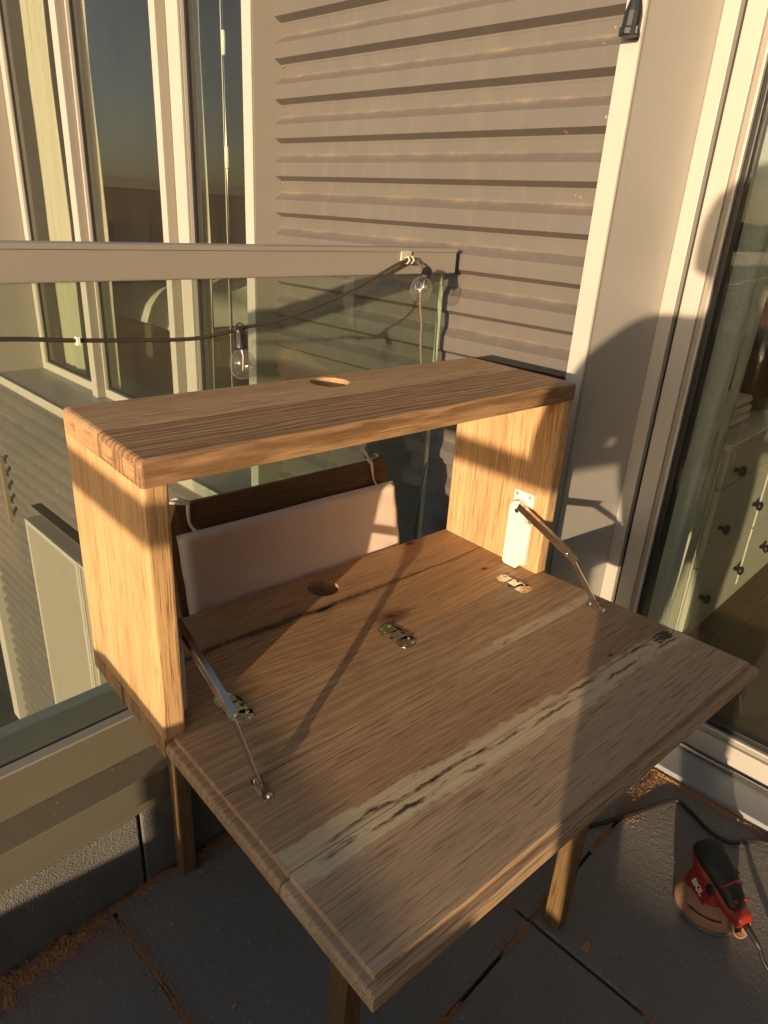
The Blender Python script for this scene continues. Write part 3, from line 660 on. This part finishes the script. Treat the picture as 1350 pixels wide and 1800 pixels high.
# lid stays
def stay(side):
    xi = TS if side < 0 else W-TS; q = 1 if side < 0 else -1       # q points into the cabinet
    def X(a): return xi+q*a
    body = MB(); prof = []
    for k in range(13):
        a = math.pi*k/12; prof.append((.0535+.0195*math.cos(a), .1215+.0195*math.sin(a)))
    prof += [(.0345, .006), (.040, .0015), (.0675, .0015), (.073, .006)]
    body.prism(prof, 'x', X(.003), X(.019)); b = body.build('lid_stay', M['white'], desk, bevel=.0015)
    MB().box(X(.0004), X(.0032), .030, .077, .128, .157).build('back_plate', M['white'], b, bevel=.001)
    MB().box(X(.0004), X(.012), .024, .0345, .010, .100).build('housing_side', M['white'], b, bevel=.002)
    for sy in (.038, .069): MB().lathe([(.0032, 0), (.003, .001), (.0008, .0013)], 10, axisM((X(.0032), sy, .150), (q, 0, 0))).build('screw', M['steel'], b)
    MB().lathe([(.0045, 0), (.0045, .0016), (.003, .002), (.0015, .0012)], 12, axisM((X(.019), .0535, .1215), (q, 0, 0))).build('pivot', M['dark'], b)
    pa, pe, pb = Vector((X(.0225), .046, .132)), Vector((X(.0225), -.078, .082)), Vector((X(.0225), -.1485, .0105))
    def bar(p, q_, wid, th, nm, lip=0):
        dv = (q_-p); m = MB(); n = Vector((0, -dv.z, dv.y)).normalized()
        m.obox((p+q_)/2, dv, n, (1, 0, 0), dv.length/2+.004, wid/2, th/2)
        if lip:
            for sg in ((1, -1) if lip > 1 else (1,)): m.obox((p+q_)/2+n*sg*(wid/2)+Vector((-q*.003, 0, 0)), dv, n, (1, 0, 0), dv.length/2+.004, .0006, .0042)
        return m.build(nm, M['steel'], b, bevel=.0005)
    bar(pa, pe+(pe-pa)*.10, .0135, .0016, 'upper_arm', 2)
    bar(pe+Vector((-q*.0022, 0, 0)), pb+Vector((-q*.0022, 0, 0)), .0115, .0018, 'lower_arm')
    MB().lathe([(.0032, -.001), (.0032, .0012), (.002, .0018)], 10, axisM((X(.0233), pe.y+.006, pe.z), (q, 0, 0))).build('rivet', M['chrome'], b)
    fb = Vector((X(.021), -.1485, .0))
    br = MB(); br.prism(rrect(fb.x-.0075, fb.x+.0075, -.170, -.132, .003, 3), 'z', .0062, .0078); br.box(fb.x-.0052, fb.x-.004, -.157, -.143, .0068, .0195)
    br.build('foot_bracket', M['steel'], b, bevel=.0004)
    for sy in (-.166, -.137): MB().lathe([(.0042, .0078), (.004, .0092), (.0022, .0112), (.0004, .0112)], 12, Matrix.Translation((fb.x+.001, sy, 0))).build('screw', M['chrome'], b)
stay(-1); stay(1)
# legs and aprons
for (x0, y0) in ((.117, .262), (.088, -.279), (.6125, -.2795), (.6125, .262)):
    l = MB().box(x0, x0+.0275, y0, y0+.0335, -.6, -TK-.0025 if y0 > 0 else -.030).build('leg', M['oldwood'], desk, bevel=.002)
    for z in (-.075, -.128):
        MB().lathe([(.0045, 0), (.0045, .0004)], 12, axisM((x0, y0+.017, z), (-1, 0, 0))).build('screw_hole', M['dark'], l)
MB().box(.1446, .6124, .266, .286, -.085, -TK-.002).build('apron', M['oldwood'], desk, bevel=.002)
for x0 in (.121, .617): MB().box(x0+.002, x0+.018, -.245, .2615, -.085, -.034).build('apron', M['oldwood'], desk, bevel=.002)

# ------------------------------------------------------------------ chair and cushion behind the desk (desk coordinates)
def D2W(p): 
    c, s_ = math.cos(-AZ), math.sin(-AZ); return (p[0]*c-p[1]*s_, p[0]*s_+p[1]*c, p[2])
def dthing(name, label, cat, base):
    return thing(name, label, cat, (*D2W(base)[:2], base[2]), -AZ)
def rel(m, b): m.v = [(v[0]-b[0], v[1]-b[1], v[2]-b[2]) for v in m.v]; return m
LEAN = Vector((0, .226, 1)).normalized(); NRM = Vector((0, -1, .226)).normalized()
cb = (.43, .29, -.6)
chair = dthing('folding_chair', 'brown wooden chair back standing between the desk and the glass', 'chair', cb)
def lp(x, h, dep): return Vector((x, .300, -.02))+LEAN*h-NRM*dep
m = MB(); m.obox(lp(.412, .150, .008), (1, 0, 0), LEAN, NRM, .228, .036, .008); rel(m, cb).build('top_rail', M['chairwood'], chair, bevel=.003, local=True)
for x in (.178, .650):
    m = MB(); m.obox(lp(x, .07, .012), (1, 0, 0), LEAN, NRM, .0125, .119, .011); rel(m, cb).build('stile', M['chairwood'], chair, bevel=.003, local=True)
m = MB(); m.obox(lp(.412, .00, .012), (1, 0, 0), LEAN, NRM, .222, .02, .006); rel(m, cb).build('lower_rail', M['chairwood'], chair, bevel=.003, local=True)
for x in (.31, .56):
    m = MB(); m.box(x-.012, x+.012, .285, .305, -.6, -.035); rel(m, cb).build('leg', M['chairwood'], chair, bevel=.002, local=True)
kb = (.43, .28, -.05)
cush = dthing('seat_cushion', 'cream cotton cushion tied to the wooden chair behind the desk', 'cushion', kb)
m = MB(); v = []; f = []; NX, NZ = 60, 28
LX, LZ, TH = .240, .074, .021
def sup(a): return math.copysign(abs(a)**.16, a)
for side in (1, -1):
    for i in range(NX+1):
        for k in range(NZ+1):
            a, b = 2*i/NX-1, 2*k/NZ-1
            prof = (max(0, 1-a**40)*max(0, 1-b**26))**.5*(.90+.10*(1-a*a)*(1-b*b))
            wr = .0007*math.sin(a*23+b*5)*(abs(b) > .5)+.0005*math.sin(b*9+a*13)
            ed = Vector((.4140+a*LX*(1+.002*math.sin(b*7)), .300, -.02))+LEAN*(.063+b*LZ*(1+.006*math.sin(a*5)*(b > .8)))+NRM*(.020+side*(TH*prof*.93+.0012+wr*(prof > .2)))
            v.append(ed)
n1 = (NX+1)*(NZ+1)
for i in range(NX):
    for k in range(NZ):
        q_ = [i*(NZ+1)+k, (i+1)*(NZ+1)+k, (i+1)*(NZ+1)+k+1, i*(NZ+1)+k+1]; f.append(tuple(q_)); f.append(tuple(n1+j for j in reversed(q_)))
rim = [i*(NZ+1) for i in range(NX+1)]+[NX*(NZ+1)+k for k in range(1, NZ+1)]+[i*(NZ+1)+NZ for i in range(NX-1, -1, -1)]+[k for k in range(NZ-1, 0, -1)]
for i in range(len(rim)): a, b = rim[i], rim[(i+1) % len(rim)]; f.append((a, b, n1+b, n1+a))
m.add(v, f, True); rel(m, kb).build('pad', M['cotton'], cush, local=True)
pip = MB(); fr_ = [v[i]+NRM*-.001 for i in rim]; bk_ = [v[n1+i] for i in rim]
for base_, off in ((fr_, .0), (bk_, 0)): pip.tube([p for p in base_]+[base_[0]], .0016, 5)
rel(pip, kb).build('piping', M['cotton'], cush, local=True)
def ribbon(pts, wd, nm='ribbon_tie'):
    m = MB(); P = smooth_path(pts, 6); vv = []; ff = []
    for i, p in enumerate(P): 
        tw = .9*math.sin(i*.35); a = Vector((math.cos(tw), math.sin(tw)*.6, .25)).normalized()*wd/2; vv += [p-a, p+a]
    for i in range(len(P)-1): ff.append((2*i, 2*i+1, 2*i+3, 2*i+2))
    m.add(vv, ff, True); rel(m, kb); o = m.build(nm, M['ribbon'], cush, local=True); return cloth(o, .0008)
for x, sg in ((.212, 1), (.612, -1)):
    ribbon([lp(x, .132, -.024), lp(x-.006*sg, .150, -.004), lp(x-.004*sg, .184, -.003), lp(x, .189, .012)], .007)
    ribbon([lp(x, .184, -.004), lp(x-.02*sg, .197, .004), lp(x-.035*sg, .190, .012), lp(x-.010*sg, .186, .004)], .006)
    ribbon([lp(x, .184, -.004), lp(x-.006, .200, -.004), lp(x-.014, .214, 0)] if sg < 0 else [lp(x, .184, -.004), lp(x-.03, .192, .002), lp(x-.05, .196, .006)], .009)

# ------------------------------------------------------------------ string lights
sl = thing('string_lights', 'black string light cable with clear round bulbs clipped to the balustrade rail', 'string lights', (.4, .35, .3))
YL = .352
cord = [(-.9, YL, .50), (-.5, YL, .475), (-.2, YL-.002, .4600), (-.0096, YL, .452), (.0946, YL, .4420), (.258, YL, .4305), (.330, YL, .4335), (.372, YL, .4405), (.464, YL, .4515), (.600, YL, .4856), (.700, YL, .522), (.760, YL, .5445), (.790, YL, .5490)]
M['cordm'] = M['wirelit']
MB().tube(smooth_path(cord, 6), .0032, 8).build('cord', M['cordm'], sl)
MB().tube(smooth_path([(.790, YL, .549), (.806, YL-.004, .546), (.822, YL-.006, .533), (.826, YL-.004, .520), (.830, YL, .50), (.832, YL+.002, .46), (.838, YL-.001, .42), (.842, YL+.001, .38), (.849, YL, .33), (.86, YL-.004, .24), (.872, YL-.006, .17), (.890, YL-.006, .115), (.884, YL-.004, .06), (.876, YL-.004, .0), (.872, YL, -.1), (.86, YL, -.24)], 5), .0026, 8).build('drop_cable', plain('brown cable painted sunlit', (.16, .12, .085), .35), sl)  # sun on the cable is put into its paler brown colour
def bulb(p, ax, par):
    Mx = axisM(p, ax)
    so = MB().lathe([(.0055, -.004), (.0072, -.001), (.0082, .005), (.0092, .024), (.0108, .026), (.0108, .031), (.008, .032)], 18, Mx).build('socket', M['blackpl'], par)
    m = MB()
    for k in range(10):
        a = 2*math.pi*k/10; c_ = Mx @ Vector((.0088*math.cos(a), .0088*math.sin(a), .012)); m.obox(c_, Mx.to_3x3() @ Vector((math.cos(a), math.sin(a), 0)), Mx.to_3x3() @ Vector((-math.sin(a), math.cos(a), 0)), ax, .0012, .0010, .010)
    m.build('rib', M['blackpl'], so)
    pr = [(.0075, .031), (.0085, .035), (.0125, .038), (.0178, .043), (.0212, .051), (.0222, .060), (.0212, .069), (.0176, .077), (.011, .0823), (.003, .0843), (.0003, .0844)]
    g = MB().lathe(pr, 28, Mx, cap=False).build('bulb', M['bulb'], so)
    MB().tube([Mx @ Vector((.001, 0, .033)), Mx @ Vector((.002, .001, .046)), Mx @ Vector((-.001, 0, .070))], [.0016, .0009, .0009], 6).build('filament', M['white'], so)
bulb((.3655, YL-.004, .4385), (.10, 0, -1), sl)
MB().tube(smooth_path([(.3655+.009*math.cos(a), YL-.006, .4385+.012*math.sin(a)) for a in [k*.7 for k in range(9)]], 3), .0012, 6).build('socket_loop', M['blackpl'], sl)
bulb((.822, YL-.020, .532), (-.62, -.35, -.50), sl)
clip = MB().box(.772, .802, .3610, .3648, .540, .566).build('rail_clip', plain('clear plastic clip', (.52, .47, .38), .2), sl, bevel=.001)
for x in (.781, .794): MB().tube([(x, .361, .552), (x, .350, .556), (x, .346, .549), (x, .352, .543), (x, .361, .545)], .0022, 6).build('hook', plain('clip hook %d' % (x*1000), (.5, .46, .38), .2), clip)
MB().box(.090, .0945, YL-.006, YL+.002, .436, .448).build('cable_tie', M['white'], sl)

# power plug hanging at the door surround
pl = thing('power_plug', 'black cable socket hanging by its cord at the top of the door surround', 'socket', (.955, .035, .97))
MB().tube([(.950, .028, 1.6), (.951, .028, 1.2), (.952, .030, .992)], .004, 8).build('cord', M['cable'], pl)
MB().lathe([(.005, 0), (.010, -.012), (.014, -.028), (.015, -.050), (.017, -.053), (.017, -.062), (.006, -.064)], 12, axisM((.952, .031, .995), (.02, -.05, 1)), smooth=False).build('shell', M['blackpl'], pl, bevel=.001)
MB().box(.937, .944, .013, .047, .931, .945).build('flange', M['blackpl'], pl, bevel=.002)

# ------------------------------------------------------------------ floor: cable, sander, sawdust, chips
zf = -.6
cab = [(.60, .02, zf+.005), (.74, -.14, zf+.005), (.841, -.232, zf+.005), (.918, -.273, zf+.005), (.991, -.306, zf+.006), (1.050, -.328, zf+.005), (1.082, -.350, zf+.005), (1.068, -.395, zf+.005), (1.050, -.436, zf+.005), (1.053, -.482, zf+.006), (1.113, -.541, zf+.005), (1.13, -.70, zf+.005), (1.02, -1.0, zf+.005)]
tag(MB().tube(smooth_path(cab, 8), .0048, 8).build('extension_cable', M['cable']), 'black cable snaking across the paving towards the sliding door', 'cable')

SX, SY = .855, -.505
sd = thing('orbital_sander', 'red and black random orbital sander lying on the paving, dusty with sawdust', 'sander', (SX, SY, zf))
M['red'] = paint('dusty red plastic', (.30, .022, .014), .42, .1, 30, (.30, .16, .09))
M['reddust'] = paint('red plastic under sawdust', (.33, .17, .10), .75, .15, 16, (.30, .05, .03))
M['sblk'] = plain('black rubber grip', (.014, .016, .011), .6)
fw = Vector((-.47, -.88, 0)).normalized(); lt = Vector((-fw.y, fw.x, 0))   # fw points towards the cord end
Tm = lambda z: Matrix.Translation((SX, SY, zf+z))
MB().lathe([(.060, .0), (.0625, .002), (.0625, .009), (.055, .011)], 40, Tm(0)).build('sanding_pad', plain('grey pad', (.10, .10, .10), .6), sd)
MB().lathe([(.0615, .0125), (.0635, .015), (.0635, .026), (.061, .034), (.054, .046), (.044, .056), (.030, .060)], 40, Tm(0)).build('skirt', M['reddust'], sd)
# neck and body lofted from superellipse sections
def loft(secs, name, mat, n=28, par=sd):
    m = MB(); v = []; f = []
    for (c_, a_, b_, ux, uy) in secs:
        for k in range(n):
            t_ = 2*math.pi*k/n; c1, s1 = math.cos(t_), math.sin(t_)
            v.append(Vector(c_)+Vector(ux)*a_*math.copysign(abs(c1)**.75, c1)+Vector(uy)*b_*math.copysign(abs(s1)**.75, s1))
    for i in range(len(secs)-1):
        for k in range(n): f.append((i*n+k, i*n+(k+1) % n, (i+1)*n+(k+1) % n, (i+1)*n+k))
    m.add(v, f, True); K = len(m.v)-len(v); m.f += [tuple(K+j for j in range(n))[::-1], tuple(K+len(v)-n+j for j in range(n))]; m.sm += [True, True]
    return m.build(name, mat, par)
c0 = Vector((SX, SY, zf))
loft([(c0+fw*-.004+Vector((0, 0, z)), a, b, fw, lt) for (z, a, b) in ((.046, .046, .046), (.058, .044, .042), (.072, .042, .039), (.085, .040, .036), (.094, .038, .034))], 'motor_housing', M['red'])
tl = Vector((fw.x, fw.y, -.28)).normalized(); un = tl.cross(lt).normalized(); un = un if un.z > 0 else -un
g0 = c0+Vector((0, 0, .101))
loft([(g0+tl*t_+un*h_, a, b, lt, un) for (t_, h_, a, b) in ((-.060, .006, .010, .007), (-.055, .007, .022, .014), (-.040, .009, .030, .019), (-.015, .010, .032, .021), (.015, .006, .028, .020), (.040, .0, .023, .018), (.058, -.005, .019, .015), (.068, -.008, .015, .012))], 'grip', M['sblk'])
loft([(g0+tl*t_+un*h_, a, b, lt, un) for (t_, h_, a, b) in ((-.052, -.003, .022, .011), (-.03, -.004, .0345, .0150), (0, -.006, .0365, .0165), (.035, -.012, .0290, .0150), (.060, -.018, .024, .012), (.078, -.014, .0205, .017), (.088, -.014, .0165, .014), (.091, -.014, .010, .009))], 'red_band', M['red'])
m = MB(); sp3 = []
for k in range(15):
    t_ = -.052+.07*k/14; ww = .0335*(1-((t_+.012)/.052)**2*.35); sp3.append(g0+tl*t_+lt*ww*.80+un*(.0195+.0035*math.sin(k*.5)))
MB().tube([g0+tl*.030+lt*.024+un*.014, g0+tl*.030+un*.0255, g0+tl*.030-lt*.024+un*.014], .0028, 8).build('accent', M['red'], sd)
MB().tube(sp3, .0022, 6).build('accent', M['red'], sd)
for sg in (-1, 1):
    MB().lathe([(.0042, 0), (.0042, .002), (.002, .003)], 12, axisM(g0+tl*.058+lt*sg*.012+un*.0115, un)).build('screw_boss', M['red'], sd)
MB().lathe([(.010, 0), (.010, .003), (.007, .004)], 16, axisM(g0+tl*.024-lt*.0345+un*-.004, -lt)).build('switch', M['sblk'], sd)
# dust port
pd = Vector((-.36, -.80, .42)).normalized(); po = c0+Vector((-.012, -.034, .024))
MB().lathe([(.026, -.008), (.024, .018), (.0205, .024), (.0205, .034), (.0225, .035), (.0225, .043), (.0195, .043), (.0175, .012), (.001, .010)], 24, axisM(po, pd), cap=False).build('dust_port', M['reddust'], sd)
MB().lathe([(.0183, .030), (.0005, .0302)], 20, axisM(po, pd)).build('port_bore', plain('dark red bore', (.05, .012, .008), .7), sd)
# vent slot
m = MB()
for k in range(12):
    a = math.atan2(-.3, -1)+.35-.085*k; m.obox((SX+.0585*math.cos(a), SY+.0585*math.sin(a), zf+.0375), (-math.sin(a), math.cos(a), 0), (math.cos(a), math.sin(a), .8), (0, 0, 1), .0028, .0022, .0016)
m.build('vent_slot', M['sblk'], sd)
# name plate facing the camera side
npx = -lt if (-lt).dot(Vector((-1, -.3, 0))) > 0 else lt
pc = c0+npx*.0385+Vector((0, 0, .072)); nz = (npx+Vector((0, 0, .30))).normalized(); nx = tl-nz*tl.dot(nz); nx.normalize(); ny = nz.cross(nx)
if ny.z < 0: nx = -nx; ny = -ny
m = MB(); m.obox(pc, nx, ny, nz, .028, .0115, .003); m.build('name_plate', plain('label red', (.28, .02, .015), .35), sd, bevel=.002)
tc = bpy.data.curves.new('lettering', 'FONT'); tc.body = 'SKIL'; tc.size = .0165; tc.extrude = .0004; tc.offset = .0005; tc.align_x = 'CENTER'; tc.align_y = 'CENTER'
to = bpy.data.objects.new('tmp', tc); COL.objects.link(to); dg_ = bpy.context.evaluated_depsgraph_get(); tme = bpy.data.meshes.new_from_object(to.evaluated_get(dg_)); bpy.data.objects.remove(to)
lo = bpy.data.objects.new('lettering', tme); tme.materials.append(plain('white print', (.75, .73, .68), .5)); COL.objects.link(lo); lo.parent = sd
oo = pc+nz*.0034-Vector((SX, SY, zf))
lo.matrix_local = Matrix(((nx.x, ny.x, nz.x, oo.x), (nx.y, ny.y, nz.y, oo.y), (nx.z, ny.z, nz.z, oo.z), (0, 0, 0, 1)))
ce = g0+tl*.088-un*.014
MB().tube([ce, ce+tl*.012, ce+tl*.03, ce+tl*.046], [.0075, .007, .0055, .0045], 12).build('strain_relief', M['cable'], sd)
pts = [ce+tl*.040, ce+tl*.07+Vector((0, 0, -.012)), ce+Vector((-.03, -.12, -.055)), (.76, -.72, zf+.005), (.80, -.95, zf+.005), (1.0, -1.1, zf+.005)]
MB().tube(smooth_path(pts, 7), .0038, 8).build('cord', M['cable'], sd)

# sawdust: loose flakes and low drifts
def drift(paths, wid, hgt, n=60):
    m = MB()
    for (a, b, w0, h0) in paths:
        a, b = Vector(a), Vector(b); dv = b-a; nn = max(6, int(dv.length/.0035)); t_ = dv.normalized(); p_ = Vector((-t_.y, t_.x, 0)); v = []; f = []; C = 13
        for i in range(nn+1):
            u = i/nn; ww = w0*wid*(.6+.4*math.sin(u*17+a.x*9)*math.sin(u*5.3+2)+.12*math.sin(u*71))*min(1, 8*u, 8*(1-u)); 
            for k in range(C):
                q_ = 2*k/(C-1)-1; hh = h0*hgt*(1-q_*q_)*(.35+.75*random.random())*.6
                v.append(a+dv*u+p_*(q_*ww)+Vector((0, 0, hh-.0016)))
        for i in range(nn):
            for k in range(C-1): f.append((i*C+k, (i+1)*C+k, (i+1)*C+k+1, i*C+k+1))
        m.add(v, f, False)
    return m
PATHS = [((-.42, .255, zf), (-.01, .270, zf), 1.9, 1.7), ((-.05, .28, zf), (.13, .287, zf), .55, .8), ((.15, .275, zf), (.5, .285, zf), 1.1, 1.3), ((.003, .26, zf), (.003, -.12, zf), .42, .3), ((.003, -.02, zf), (.003, -.27, zf), .3, .25),
         ((1.137, -.03, zf), (1.137, -.9, zf), .75, 1.3), ((.571, -.25, zf), (.571, -.12, zf), .35, .3), ((.47, -.279, zf), (.64, -.279, zf), .38, .3), ((.25, -.279, zf), (.36, -.279, zf), .3, .3),
         ((.93, -.279, zf), (1.13, -.279, zf), .9, .4), ((.571, -.5, zf), (.571, -.62, zf), .3, .3), ((.80, -.279, zf), (.90, -.279, zf), .35, .3)]
sw = drift(PATHS, .022, .008)
tag(sw.build('sawdust', M['saw'], kind='stuff'), 'orange brown sawdust drifted along the kerb, the sill and the tile joints', 'sawdust')
m = MB()
for (a, b, w0, h0) in PATHS:
    a, b = Vector(a), Vector(b); L = (b-a).length; t_ = (b-a).normalized(); p_ = Vector((-t_.y, t_.x, 0))
    for k in range(int(L*9000*w0)):
        q_ = a+(b-a)*random.random()+p_*random.gauss(0, .016*w0+.003)
        if q_.y > .293 or q_.x > 1.148: continue
        r_ = random.uniform(.0006, .0022); ang = random.uniform(0, 6.28); up_ = Vector((random.gauss(0, .5), random.gauss(0, .5), 1)).normalized()
        ax_ = up_.cross(Vector((math.cos(ang), math.sin(ang), 0))).normalized(); ay_ = up_.cross(ax_)
        zz = max(.0008, random.uniform(0, .006)*w0*math.exp(-((q_-a).dot(p_)/(.014*w0))**2)); q_.z = zf+zz+.0006
        m.add([q_-ax_*r_, q_+ay_*r_*.5, q_+ax_*r_, q_-ay_*r_*.4+up_*r_*.5], [(0, 1, 2), (0, 2, 3)])
for k in range(500):
    q_ = Vector((random.uniform(-.3, 1.14), random.uniform(-.66, .28), zf+.0008)); r_ = random.uniform(.0006, .0016)
    ang = random.uniform(0, 6.28); ax_ = Vector((math.cos(ang), math.sin(ang), 0)); ay_ = Vector((-ax_.y, ax_.x, .3)); m.add([q_-ax_*r_, q_+ay_*r_*.6, q_+ax_*r_], [(0, 1, 2)])
tag(m.build('sawdust_flakes', M['chip'], kind='stuff'), 'loose wood flakes scattered over the sawdust and the paving', 'sawdust')
for (x, y, sc, lab) in ((.603, -.380, 1.0, 'triangular wood chip on the paving in front of the right desk leg'), (.168, .240, .6, 'small wood chip beside the left desk leg'), (.068, .18, .5, 'small wood chip on the paving near the kerb'), (.07, -.02, .55, 'wood chip at the bottom edge of the view left of the desk')):
    m = MB(); a = random.uniform(0, 6.28); pts = [(x+sc*.012*math.cos(a+q), y+sc*.012*math.sin(a+q)*.8) for q in (0, 1.6, 3.3, 4.4)]
    m.prism(pts, 'z', zf+.0005, zf+.0035*sc+.001); tag(m.build('wood_chip', M['chip'], bevel=.0005), lab, 'wood chip', 'wood chips on the paving')
m = MB()
for k in range(16):
    p = Vector((random.uniform(-.3, .14), random.uniform(.302, .352), -.3412)); a = random.uniform(0, 6.28); L = random.uniform(.002, .006)
    m.tube([p, p+Vector((math.cos(a)*L*.5, math.sin(a)*L*.5, .0015)), p+Vector((math.cos(a+.5)*L, math.sin(a+.5)*L, .0006))], .00025, 4)
tag(m.build('wood_shavings', M['chip'], kind='stuff'), 'fine wood shavings on the metal ledge of the balustrade', 'shavings')

# ------------------------------------------------------------------ out of view: cabinet added to shade the desk, and the photographer casting a shadow
tb = thing('shade_cabinet', 'low wooden cabinet added left of the photographer to shade the desk, outside the view', 'cabinet', (-1.05, -.56, zf))
MB().box(-1.10, -.90, -.83, -.17, .112, .143).build('table_top', M['oldwood'], tb, bevel=.003)
MB().box(-.925, -.905, -.83, -.17, -.137, .1115).build('front_panel', M['oldwood'], tb, bevel=.002)
MB().box(-.925, -.905, -.83, -.301, zf+.02, -.1375).build('lower_panel', M['oldwood'], tb, bevel=.001)
MB().box(-.925, -.905, -.299, -.17, zf+.02, -.160).build('lower_panel', M['oldwood'], tb, bevel=.001)  # lower top edge leaves a slit for the light band on the leg
for (x, y) in ((-.962, -.80), (-.962, -.20), (-1.09, -.80), (-1.09, -.20)): MB().box(x, x+.034, y-.017, y+.017, zf, .1115).build('leg', M['oldwood'], tb, bevel=.002)

# the photographer
per = thing('person', 'person in dark jacket and trousers holding up a phone behind the camera', 'person', (-.63, -.95, zf))
lat = Vector((-.686, .727, 0)); fwd = Vector((.727, .686, 0)); Cc = Vector((-.3185, -.6614, .6359))
ph = Cc-F_*.012-U_*.05
J = {}; E = []
def jv(n, p, r, par=None):
    J[n] = (Vector(p), r)
    if par: E.append((par, n))
pel = Vector((-.63, -.9245, .27))
jv('pel', pel, .12); jv('spine', pel+Vector((0, 0, .17)), .12, 'pel'); jv('chest', pel+Vector((.01, .01, .33)), .115, 'spine'); jv('neck0', pel+fwd*.01+Vector((0, 0, .45)), .062, 'chest'); jv('neck', pel+fwd*.03+Vector((0, 0, .50)), .055, 'neck0')
hc = pel+fwd*.045
jv('jaw', hc+Vector((0, 0, .555)), .072, 'neck'); jv('head', hc+Vector((0, 0, .625)), .092, 'jaw'); jv('crown', hc-fwd*.01+Vector((0, 0, .685)), .07, 'head')
jv('nose', hc+fwd*.092+Vector((0, 0, .60)), .012, 'head')
for sg, nm in ((1, 'l'), (-1, 'r')):
    jv('hip'+nm, pel+lat*.09*sg+Vector((0, 0, -.02)), .112, 'pel'); jv('waist'+nm, pel+lat*.10*sg+Vector((0, 0, .16)), .108, 'hip'+nm)
    jv('ch'+nm, pel+lat*.135*sg+Vector((0, 0, .27)), .118, 'waist'+nm); jv('cu'+nm, pel+lat*.135*sg+Vector((0, 0, .345)), .105, 'ch'+nm); jv('clav'+nm, pel+lat*.10*sg+Vector((0, 0, .40)), .075, 'chest'); 
jv('shl', pel+lat*.175+Vector((0, 0, .425)), .060, 'clavl'); jv('ual', (-.70, -.69, .57), .066, 'shl'); jv('ell', (-.64, -.622, .410), .058, 'ual'); jv('fal', (-.53, -.645, .485), .060, 'ell'); jv('wrl', ph-R_*.062-F_*.045-U_*.05, .027, 'fal'); jv('hal', ph-R_*.055-F_*.012-U_*.015, .026, 'wrl')
jv('shr', pel-lat*.175+Vector((0, 0, .425)), .060, 'clavr'); jv('elr', (-.40, -1.02, .46), .046, 'shr'); jv('far', (-.36, -.90, .53), .042, 'elr'); jv('wrr', ph+R_*.062-F_*.045-U_*.06, .027, 'far'); jv('har', ph+R_*.055-F_*.012-U_*.025, .026, 'wrr')
for sg, nm in ((-1, 'l'), (1, 'r')):
    b = J['ha'+nm][0]
    for k in range(4):
        q = b+U_*(.028-.018*k); jv('f%s%da' % (nm, k), q+R_*sg*.006+F_*.018, .0085, 'ha'+nm); jv('f%s%db' % (nm, k), q-R_*sg*.012+F_*.024-U_*.003, .008, 'f%s%da' % (nm, k)) if k > 1 else None
    jv('t%sa' % nm, b-F_*.018+U_*.012, .010, 'ha'+nm); jv('t%sb' % nm, b-F_*.010-R_*sg*.020+U_*.026, .009, 't%sa' % nm)
for nm, lo_, fo in (('l', .045, .02), ('r', -.165, 0)):
    jv('th'+nm, pel+lat*lo_+Vector((0, 0, -.17)), .088, 'hip'+nm); jv('kn'+nm, pel+lat*lo_*1.05+fwd*(.02+fo)+Vector((0, 0, -.42)), .058, 'th'+nm); jv('ca'+nm, pel+lat*lo_*1.05+fwd*fo+Vector((0, 0, -.56)), .058, 'kn'+nm)
    jv('an'+nm, pel+lat*lo_*1.05+fwd*fo+Vector((0, 0, -.80)), .042, 'ca'+nm); jv('to'+nm, pel+lat*lo_*1.1+fwd*(fo+.15)+Vector((0, 0, -.838)), .034, 'an'+nm)
def skin(name, J, E, root, mat, parent, sub=2):
    bm = bmesh.new(); lay = bm.verts.layers.skin.verify(); V = {}; base = Vector(parent.location)
    for n, (p, r) in J.items():
        q = bm.verts.new(p+Vector((0, 0, ZO))-base); q[lay].radius = (r, r); q[lay].use_root = (n == root); V[n] = q
    for a, b in E: bm.edges.new((V[a], V[b]))
    me = bpy.data.meshes.new(name); bm.to_mesh(me); bm.free(); me.materials.append(mat)
    o = bpy.data.objects.new(name, me); COL.objects.link(o); o.parent = parent
    sk = o.modifiers.new('skin', 'SKIN'); sk.use_smooth_shade = True; ss = o.modifiers.new('sub', 'SUBSURF'); ss.levels = sub; ss.render_levels = sub
    return o
skin('body', J, E, 'pel', paint('dark clothing', (.05, .052, .06), .9, .15, 30), per)
hm = MB(); hh = hc+Vector((0, 0, .625)); 
hm.lathe([(.098, -.075), (.104, -.03), (.104, .02), (.094, .06), (.066, .092), (.030, .106), (.002, .108)], 22, axisM(hh-fwd*.016, (-.12, -.11, 1)))
hm.lathe([(.002, -.035), (.028, -.024), (.036, .0), (.028, .024), (.002, .034)], 16, axisM(hh-fwd*.02+Vector((0, 0, .125)), (0, 0, 1)))
hm.build('hair', plain('dark brown hair', (.03, .018, .012), .6), per)
pho = thing('phone', 'dark phone held upright in both hands behind the camera', 'phone', tuple(ph-U_*.08))
m = MB(); m.obox(ph, R_, U_, F_, .0375, .078, .0042); m.build('phone_body', M['blackpl'], pho, bevel=.003)
m = MB(); m.obox(ph-F_*.0046, R_, U_, F_, .0345, .074, .0004); m.build('screen', plain('phone screen', (.01, .01, .012), .08), pho)
